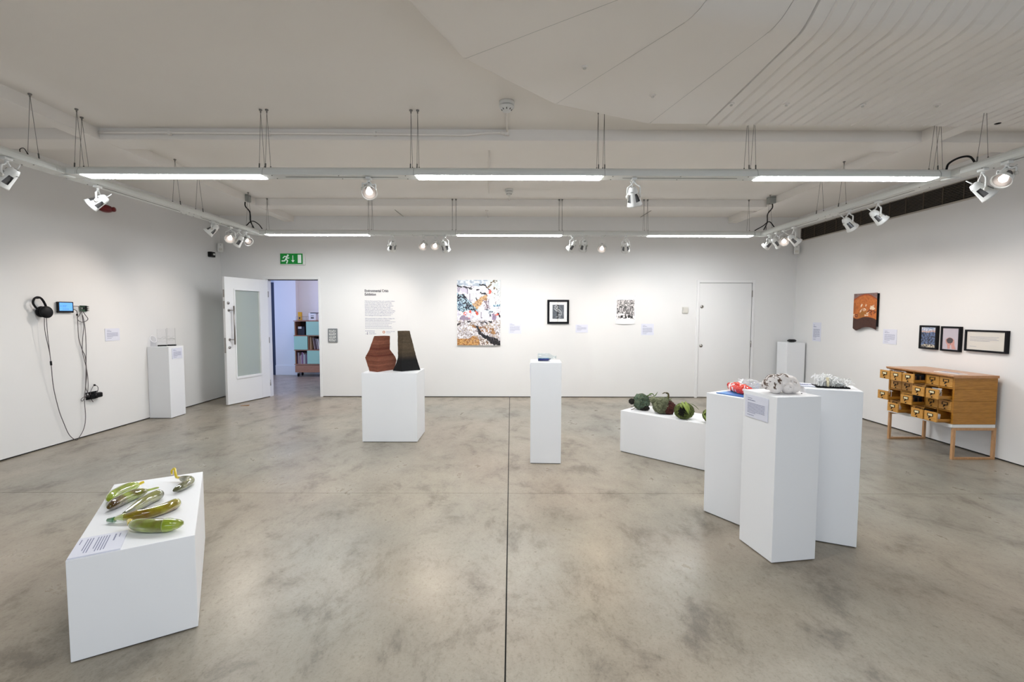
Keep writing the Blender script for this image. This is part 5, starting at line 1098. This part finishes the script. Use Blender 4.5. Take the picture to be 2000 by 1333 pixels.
# 3: lime with dark face
t = ball('lime green mossy ball with a dark rooty face and pale tongue leaves, third from left', 1.700, 4.555)
part('body', MB().frombm(icomb(lump(0.092, 0.082, 0.080, 0.078, 11, 0.08), 5), None, True), ms['lime'], t)
part('rooty_face', MB().frombm(icomb(lump(0.036, 0.024, 0.046, 0.085, 12, 0.5, 6.0, off=(-0.036, -0.060)), 4), None, True), ms['dark'], t)
mb = MB(); leaf(mb, [(-0.045, -0.055, 0.180), (-0.03, -0.09, 0.148), (-0.008, -0.108, 0.105), (0.006, -0.108, 0.070)], 0.021); leaf(mb, [(-0.01, -0.05, 0.182), (0.002, -0.085, 0.145), (0.018, -0.10, 0.10)], 0.018); leaf(mb, [(-0.06, -0.05, 0.16), (-0.055, -0.08, 0.14), (-0.05, -0.09, 0.12)], 0.012); part('tongue_leaves', mb, leafm['lime'], t)
mb = MB(); leaf(mb, [(0.045, 0, 0.148), (0.08, 0.0, 0.143), (0.115, 0.0, 0.12), (0.148, 0, 0.088)], 0.009); part('blade_leaf', mb, leafm['green'], t)
part('pin', MB().tube([(0.0, -0.085, 0.02), (0.002, -0.088, 0.0012)], 0.003, 6), M['steel'], t)
strands(t, 150, 0.092, 0.082, 0.080, 0.078, ms['lime'], 3)
# 4: mostly hidden
t = ball('lime green leafy ball mostly hidden behind the plinth group, last on the long low plinth', 1.905, 4.39)
part('body', MB().frombm(icomb(lump(0.088, 0.075, 0.070, 0.072, 15, 0.14), 4), None, True), ms['lime'], t)
mb = MB(); leaf(mb, [(-0.09, -0.02, 0.09), (-0.07, -0.05, 0.05), (-0.04, -0.06, 0.01)], 0.02); leaf(mb, [(-0.05, -0.05, 0.13), (-0.08, -0.03, 0.10), (-0.095, -0.01, 0.075)], 0.016); part('leaves', mb, leafm['lime'], t)

# ------------------------------------------------------------------ right group exhibits
ZL = 0.8945
cg, sg_ = math.cos(-1.019), math.sin(-1.019)
t = thing('blue_mat', 'flat blue plastic sheet under the red bag on the rear left plinth', 'sheet', (1.675, 3.372, ZL), -1.019)
part('sheet', MB().bbox(-0.110, 0.135, -0.137, 0.145, 0.0005, 0.004, 0.001), mat('blue_plastic', L(40, 130, 205), 0.3), t); part('hem', MB().box(-0.110, 0.135, -0.141, -0.136, 0.0005, 0.006), mat('blue_hem', L(30, 100, 175), 0.4), t)
t = thing('red_bag', 'crumpled red plastic bag with white swirls on the blue sheet', 'bag', (1.69, 3.38, ZL+0.0045), -1.019)
def crumple(pts, R_, seed, amp):
    P = smooth_path(pts, 10); mb = MB(); n = len(P); seg = 28; mb.tube(P, [R_(k/(n-1)) for k in range(n)], seg, smooth=False)
    out = []
    for v in mb.v:
        q = Vector(v)*38 + Vector((seed, 0, seed)); d = amp*(abs(mnoise.noise(q)) + 0.5*abs(mnoise.noise(q*2.3)) - 0.3)
        p = Vector(v) + Vector((mnoise.noise(q+Vector((9, 0, 0))), mnoise.noise(q+Vector((0, 9, 0))), 1.0))*d; p.z = max(p.z, 0.001); out.append(tuple(p))
    mb.v = out; return mb
redm = mat('red_plastic', L(226, 34, 10), 0.22, coat=0.4); rd = noise_tex(redm, 6.5, 2, 0.4, 'Object', 1.6); rr2 = ramp(redm, rd.outputs['Fac'], [(0.0, L(222, 34, 12)), (0.565, L(228, 40, 14)), (0.58, L(236, 226, 224)), (0.66, L(236, 226, 224)), (0.675, L(226, 36, 12))]); LK(redm, rr2.outputs['Color'], BSDF(redm).inputs['Base Color'])
part('body', crumple([(-0.125, 0.05, 0.024), (-0.05, 0.0, 0.028), (0.04, -0.045, 0.028), (0.115, -0.065, 0.024)], lambda u: 0.016+0.023*math.sin(PI*min(1, 0.15+0.85*u))**0.6, 3, 0.013), redm, t)
part('knot', crumple([(-0.125, 0.052, 0.026), (-0.148, 0.068, 0.032), (-0.165, 0.078, 0.034)], lambda u: 0.010+0.007*u, 5, 0.006), mat('red_knot', L(200, 26, 10), 0.3), t)
t = thing('clear_bag', 'crumpled clear plastic bag behind the white lumpy sculpture', 'bag', (1.765, 3.465, ZL+0.0045), -0.2)
part('film', MB().frombm(icomb(lump(0.085, 0.07, 0.045, 0.042, 23, 0.35, 4.5), 4), None, False), M['clearbag'], t); part('inner_folds', MB().frombm(icomb(lump(0.06, 0.05, 0.032, 0.034, 29, 0.4, 5.5), 3), None, False), M['clearbag'], t)

# white lumpy sculpture with dirt
ZF = 0.9905
t = thing('lumpy_sculpture', 'white lumpy plaster sculpture speckled with brown soil on the front plinth', 'sculpture', (1.658, 2.862, ZF))
lobes = [(-0.055, -0.02, 0.060, 0.050), (-0.055, -0.045, 0.036, 0.036), (0.0, -0.01, 0.068, 0.050), (0.015, -0.045, 0.036, 0.036), (0.055, 0.0, 0.058, 0.046), (0.062, -0.030, 0.038, 0.038), (0.03, 0.02, 0.066, 0.048), (-0.03, 0.025, 0.06, 0.05), (0.072, -0.01, 0.044, 0.036), (-0.078, 0.0, 0.05, 0.034)]
def lumpy(n):
    o = Vector((0, 0, 0.05)); best = 0.01
    for (x, y, z, r) in lobes:
        c = Vector((x, y, z)) - o; b = n.dot(c); disc = b*b - c.dot(c) + r*r
        if disc > 0: best = max(best, b + math.sqrt(disc))
    p = o + n*(best + 0.0016*mnoise.noise(n*9)); p.z = max(p.z, 0.001); return p
m = mat('plaster_soil', (0.78, 0.72, 0.68), 0.6); tc = N(m, 'ShaderNodeTexCoord'); sx = N(m, 'ShaderNodeSeparateXYZ'); LK(m, tc.outputs['Object'], sx.inputs[0])
n_ = noise_tex(m, 30, 6, 0.65, 'Object', 0.5); mm = N(m, 'ShaderNodeMath', operation='MULTIPLY'); mm.inputs[1].default_value = -0.9; LK(m, sx.outputs[0], mm.inputs[0])
m3 = N(m, 'ShaderNodeMath', operation='MULTIPLY'); m3.inputs[1].default_value = 1.3; LK(m, sx.outputs[2], m3.inputs[0])
ad = N(m, 'ShaderNodeMath', operation='ADD'); LK(m, mm.outputs[0], ad.inputs[0]); LK(m, m3.outputs[0], ad.inputs[1]); ad2 = N(m, 'ShaderNodeMath', operation='ADD'); LK(m, ad.outputs[0], ad2.inputs[0]); LK(m, n_.outputs['Fac'], ad2.inputs[1])
r_ = ramp(m, ad2.outputs[0], [(0.655, (0.78, 0.73, 0.70)), (0.680, L(82, 60, 44))]); LK(m, r_.outputs['Color'], BSDF(m).inputs['Base Color']); M['soil'] = m
part('body', MB().frombm(icomb(lumpy, 6), None, True), M['soil'], t)
part('crumb', MB().frombm(icomb(lump(0.004, 0.004, 0.003, 0.003, 4), 2).copy() if False else icomb(lump(0.004, 0.004, 0.003, 0.003, 4, off=(0.095, -0.06)), 2), None, True), M['brass'], t)

# white paper coral
ZR = 0.9935
t = thing('paper_coral', 'spiky white paper coral on a black base board', 'sculpture', (2.100, 3.063, ZR), -0.30)
part('base_board', MB().bbox(-0.095, 0.095, -0.065, 0.065, 0.0005, 0.008, 0.002), M['blackmatt'], t)
pw = mat('white_frill', (0.92, 0.92, 0.91), 0.6); pc = mat('cream_frill', L(224, 214, 180), 0.6); rng = random.Random(14)
mb = MB()
for k in range(150):
    cx_ = rng.choice((-0.05, -0.045, 0.02, 0.055)); x = cx_ + rng.gauss(0, 0.016); y_ = rng.uniform(-0.045, 0.04); h = (0.072 if cx_ < 0 else 0.05)*rng.uniform(0.45, 1.1); a = rng.uniform(0, 2*PI); l = rng.uniform(0.006, 0.036)
    x = max(-0.085, min(0.085, x))
    mb.tube(smooth_path([(x, y_, 0.007), (x + 0.4*l*math.cos(a), y_ + 0.4*l*math.sin(a), 0.007+h*0.6), (x + l*math.cos(a), y_ + l*math.sin(a), 0.007+h), (x + 1.5*l*math.cos(a), y_ + 1.5*l*math.sin(a), 0.007+h*rng.uniform(0.7, 1.0))], 3), [0.0042*rng.uniform(0.6, 1.4)]*10, 4, smooth=False, flat=0.4)
o = part('frills', mb, pw, t); o['kind'] = 'stuff'
part('cream_tube', MB().tube([(-0.028, -0.055, 0.008), (-0.03, -0.06, 0.04), (-0.034, -0.058, 0.068)], [0.007, 0.008, 0.009], 10), pc, t)
mb = MB()
for k in range(12): x = rng.uniform(-0.05, 0.06); mb.tube([(x, -0.062, 0.009), (x+0.01, -0.05, 0.03)], 0.0015, 4, smooth=False)
o = part('dark_strands', mb, M['greybox'], t); o['kind'] = 'stuff'

# small black object in the corner
t = thing('black_shell', 'small black hollow shell-like lump on the far corner plinth', 'sculpture', (4.782, 7.97, 1.0005))
def shell(n):
    d = 1 + 0.10*mnoise.noise(n*3); p = Vector((n.x*0.073*d, n.y*0.05*d, 0.025 + n.z*0.025*d))
    if n.z > 0.3 and abs(n.x) < 0.7: p.z -= 0.012*(n.z-0.3)/0.7
    p.z = max(p.z, 0.001); return p
part('body', MB().frombm(icomb(shell, 4), None, True), mat('black_ceramic', (0.012, 0.010, 0.010), 0.3), t)
part('rim', MB().tube([(0.052*math.cos(2*PI*k/20), 0.03*math.sin(2*PI*k/20), 0.042) for k in range(21)], 0.006, 8), M['black'], t)

# acrylic pieces on the left plinth
ZA = 1.0005
t = thing('acrylic_cylinder', 'clear slanted-cut acrylic cylinder at the left of the left wall plinth', 'sculpture', (-4.985, 6.545, ZA))
mb = MB(); seg = 28; r = 0.036; vs = []
for k in range(seg): a = 2*PI*k/seg; vs.append((r*math.cos(a), r*math.sin(a), 0.0))
for k in range(seg): a = 2*PI*k/seg; vs.append((r*math.cos(a), r*math.sin(a), 0.105 + 0.045*math.cos(a-2.6)))
mb.add(vs, [(k, (k+1) % seg, seg+(k+1) % seg, seg+k) for k in range(seg)], True); part('wall', mb, glassy('acrylic_tube', (0.93, 0.93, 0.95, 1), 0.05, 1.5, 0.05), t)
P = [Vector(v) for v in vs[seg:]]; part('top_rim', MB().tube(P + [P[0]], 0.0035, 6, cap=False), mat('frosted_rim', (0.9, 0.9, 0.93), 0.3), t)
def acryl(label, x, y, rz, w, d, h, seed, band):
    t = thing('acrylic_block', label, 'sculpture', (x, y, ZA), rz, 'acrylic blocks on the left plinth')
    part('black_foot', MB().box(-w/2, w/2, -d/2, d/2, 0, 0.018), M['black'], t); part('clear_block', MB().bbox(-w/2, w/2, -d/2, d/2, 0.0185, h, 0.002), M['acrylic'], t)
    rng = random.Random(seed); mb = MB()
    for k in range(4):
        z = 0.05+rng.uniform(0, 0.08); P = [(-w/2+0.005, -d/2-0.0005, z)]
        for q in range(5): P.append((-w/2+0.005+(w-0.01)*(q+1)/5, -d/2-0.0005, z+rng.uniform(-0.012, 0.018)))
        mb.tube(smooth_path(P, 3), 0.0007, 4, smooth=False)
    if band: mb.box(-w/2, w/2, -d/2-0.001, -d/2, 0.10, 0.104)
    part('engraved_lines', mb, M['greybox'], t); part('edge_lines', MB().box(w/2-0.002, w/2, -d/2-0.0006, -d/2, 0.02, h).box(-w/2, -w/2+0.0015, -d/2-0.0006, -d/2, 0.02, h), M['greybox'], t)
    part('white_strip', MB().box(-w/2+0.006, w/2-0.004, -d/2-0.001, -d/2, 0.02, 0.036 if not band else 0.024), M['white'], t)
acryl('nearer clear acrylic block with engraved lines and black foot', -4.925, 6.63, 0.42, 0.105, 0.04, 0.245, 1, False); acryl('further clear acrylic block with a dark band and black foot', -4.852, 6.715, 0.35, 0.098, 0.04, 0.255, 2, True)

# ------------------------------------------------------------------ card index cabinet
CX0, CX1, CY0, CY1 = 4.470, 4.905, 4.683, 5.507      # front, back, right end, left end
t = thing('card_cabinet', 'oak card index cabinet with open drawers on sled legs against the right wall', 'cabinet', (CX0, CY1, 0), -PI/2)
CW, CD = CY1-CY0, CX1-CX0; ZB, ZT = 0.362, 0.835
rowh = (ZT-ZB)/4
def shell_(mb):
    th = 0.022
    mb.bbox(0, th, 0, CD, ZB, ZT, 0.002).bbox(CW-th, CW, 0, CD, ZB, ZT, 0.002).box(th, CW-th, CD-0.012, CD, ZB, ZT); return mb
for r in range(4):
    z0 = ZB + rowh*r; mb = MB(); th = 0.022; q = 0.0015*(r % 2)
    mb.bbox(0+q, th, 0, CD, z0+0.001, z0+rowh, 0.002).bbox(CW-th, CW-q, 0, CD, z0+0.001, z0+rowh, 0.002).box(th, CW-th, CD-0.012, CD, z0, z0+rowh).box(th, CW-th, 0.004, CD, z0, z0+0.010)
    for c in range(1, 5): x = th + (CW-2*th)*c/5; mb.box(x-0.004, x+0.004, 0.003, CD, z0, z0+rowh)
    part('carcass_tier', mb, M['oak'], t)
part('top_board', MB().prism([(-0.015, ZT), (-0.03, ZT+0.014), (-0.03, ZT+0.026), (CD, ZT+0.026), (CD, ZT)], -0.012, CW+0.012, Matrix(((0, 0, 1, 0), (1, 0, 0, 0), (0, 1, 0, 0), (0, 0, 0, 1)))), M['oaktop'], t)
part('base_tray', MB().bbox(0.0, CW, -0.004, CD, ZB-0.034, ZB-0.001, 0.002), M['white'], t)
LGW = 0.026
for x in (0.0, CW-LGW):
    sl_ = part('leg', MB().bbox(x, x+LGW, 0.012, 0.012+LGW, 0, ZB-0.034, 0.002), M['leg'], t); part('leg', MB().bbox(x, x+LGW, CD-LGW+0.015, CD+0.015, 0, ZB-0.034, 0.002), M['leg'], t)
    part('runner', MB().bbox(x, x+LGW, 0.012+LGW, CD-LGW+0.015, 0, 0.022, 0.002), M['leg'], sl_); part('top_rail', MB().bbox(x, x+LGW, 0.012+LGW, CD-LGW+0.015, ZB-0.062, ZB-0.035, 0.002), M['leg'], sl_)
pulls = {(0, 0): .135, (0, 1): .135, (0, 2): .13, (1, 3): .15, (1, 4): .14, (2, 0): .15, (2, 2): .14, (3, 1): .155, (3, 3): .15, (3, 4): .145}
dw = (CW-0.044)/5
inner = mat('drawer_inside', L(70, 44, 22), 0.6); labm = mat('drawer_card', L(236, 222, 180), 0.6)
for r in range(4):
    for c in range(5):
        p = pulls.get((r, c), 0.0); x0 = 0.022 + dw*c + 0.006; x1 = 0.022 + dw*(c+1) - 0.006; z0 = ZT - rowh*(r+1) + 0.014; z1 = ZT - rowh*r - 0.006; y0 = 0.004-p
        dr_ = part('drawer', MB().bbox(x0, x1, y0, y0+0.014, z0, z1, 0.002), M['oakfront'], t)
        L_ = 0.26; part('drawer_box', MB().box(x0+0.003, x0+0.009, y0+0.014, y0+L_, z0+0.002, z0+0.034).box(x1-0.009, x1-0.003, y0+0.014, y0+L_, z0+0.002, z0+0.034).box(x0+0.003, x1-0.003, y0+0.014, y0+L_, z0, z0+0.006).box(x0+0.003, x1-0.003, y0+L_, y0+L_+0.008, z0, z1-0.02), M['oak'] if p else inner, dr_)
        cx_, cz_ = (x0+x1)/2, z0 + (z1-z0)*0.66
        lh_ = MB()
        for (a, b, e, f) in ((-0.032, 0.032, 0.010, 0.015), (-0.032, 0.032, -0.015, -0.010), (-0.032, -0.026, -0.012, 0.012), (0.026, 0.032, -0.012, 0.012)): lh_.bbox(cx_+a, cx_+b, y0-0.005, y0-0.0002, cz_+e, cz_+f, 0.001)
        part('label_holder', lh_, M['brass'], dr_)
        if p: part('label_insert', MB().box(cx_-0.026, cx_+0.026, y0-0.002, y0-0.0005, cz_-0.010, cz_+0.010), labm, dr_)
        part('finger_pull', MB().tube(smooth_path([(cx_, y0, cz_-0.018), (cx_, y0-0.010, cz_-0.022), (cx_-0.002, y0-0.013, cz_-0.034)], 4), 0.0055, 8), M['brass'], dr_)
        part('rod_knob', MB().lathe([(0.006, 0), (0.006, 0.008), (0.002, 0.010)], 10, Matrix.Translation((cx_+0.002, y0, z0+0.014)) @ Matrix.Rotation(PI/2, 4, 'X')), M['black'], dr_)
def incab(name, label, cat, r, c, dy=0.05):
    p = pulls[(r, c)]; x = 0.022 + dw*(c+0.5); y = 0.004-p+dy; z = ZT - rowh*(r+1) + 0.0205
    return thing(name, label, cat, (CX0 + y, CY1 - x, z), -PI/2, 'specimens in the cabinet drawers')
milky = glassy('milky_bag', (0.95, 0.96, 0.97, 1), 0.2, 1.45, 0.55, (0.80, 0.82, 0.84, 1))
def specimen_bag(label, r, c, h, sd):
    o = incab('specimen_bag', label, 'bag', r, c, 0.03); mb = MB(); n = 8
    vs = []; fs = []
    for i in range(n+1):
        for j in range(n+1): u, v = i/n, j/n; vs.append((-0.05+0.10*u + 0.004*mnoise.noise(Vector((u*4, v*4, sd))), 0.02 + 0.05*(u-0.5)*0.3 + 0.014*mnoise.noise(Vector((u*3, v*3, sd+5))), 0.001+h*v))
    for i in range(n):
        for j in range(n): a = i*(n+1)+j; fs.append((a, a+n+1, a+n+2, a+1))
    mb.add(vs, fs); part('film', mb, milky, o)
    part('contents', MB().tube(smooth_path([(0.01, 0.028, 0.012), (0.025, 0.026, h*0.4), (0.015, 0.03, h*0.75)], 4), 0.0025, 6).tube(smooth_path([(0.02, 0.028, h*0.3), (0.035, 0.03, h*0.55), (0.038, 0.028, h*0.7)], 4), 0.003, 6), leafm['brown'], o)
specimen_bag('clear bag with a dry twig in the drawer at the right of the second row', 1, 4, 0.098, 1)
specimen_bag('crumpled clear bag in the open drawer at the bottom right', 3, 4, 0.075, 2)
o = incab('specimen_jar', 'round pale glass jar in the open bottom drawer second from left', 'jar', 3, 1, 0.06)
part('jar', MB().lathe([(0.001, 0), (0.026, 0.002), (0.034, 0.022), (0.034, 0.045), (0.026, 0.062), (0.018, 0.068), (0.018, 0.074)], 18), M['clearbag'], o); part('contents', MB().frombm(icomb(lump(0.026, 0.026, 0.02, 0.026, 3, 0.2), 3), None, True), mat('pale_pink', L(206, 176, 150), 0.5), o)
for k, (r, c, lab) in enumerate(((0, 0, 'wire loop frame standing in the top left drawer'), (2, 0, 'wire loop frame standing in the third row left drawer'), (0, 1, 'wire loop and pale feathers in the second top drawer'))):
    o = incab('wire_loop', lab, 'wire', r, c, 0.035); part('wire', MB().tube(smooth_path([(-0.045, 0, 0.001), (-0.045, 0, 0.09), (-0.04, 0, 0.096), (0.04, 0.03, 0.096), (0.045, 0.03, 0.09), (0.045, 0.03, 0.001)], 4), 0.0022, 6), M['white'], o)
    part('feathers', MB().tube(smooth_path([(-0.02, 0.03, 0.01), (0.0, 0.04, 0.07), (0.03, 0.06, 0.088)], 4), 0.006, 6, flat=0.3), M['paper'], o)
for (r, c, lab) in ((0, 2, 'dark cards packed in the open middle drawer of the top row'), (2, 2, 'dark cards packed in the open middle drawer of the third row'), (1, 3, 'dark cards packed in the fourth drawer of the second row'), (3, 3, 'dark cards packed in the fourth drawer of the bottom row')):
    o = incab('index_cards', lab, 'cards', r, c, 0.03)
    for q in range(6): part('card', MB().box(-0.056, 0.056, 0.012+q*0.017, 0.0135+q*0.017, 0.001, 0.070+0.006*((q*7) % 3)), M['blackmatt'] if q % 3 else mat('kraft_card', L(92, 62, 40), 0.7), o)
t = thing('label_card', 'white label card lying on top of the card cabinet', 'label', (4.60, 4.875, 0.8615), -PI/2+0.05, 'exhibit label cards')
part('card', MB().box(-0.13, 0.13, -0.055, 0.055, 0.0003, 0.005), M['paper'], t); mb = MB(); rng = random.Random(77); R = Matrix.Rotation(-PI/2, 4, 'X')
for k in range(6): word_bars(mb, -0.10, 0.035-k*0.012, 0.2, 0.003, rng, 1.0 if k < 5 else 0.5)
mb.v = [tuple(R @ Vector(v)) for v in mb.v]; part('printed_text', mb, M['inkgrey'], t).location = (0, 0, 0.0053)
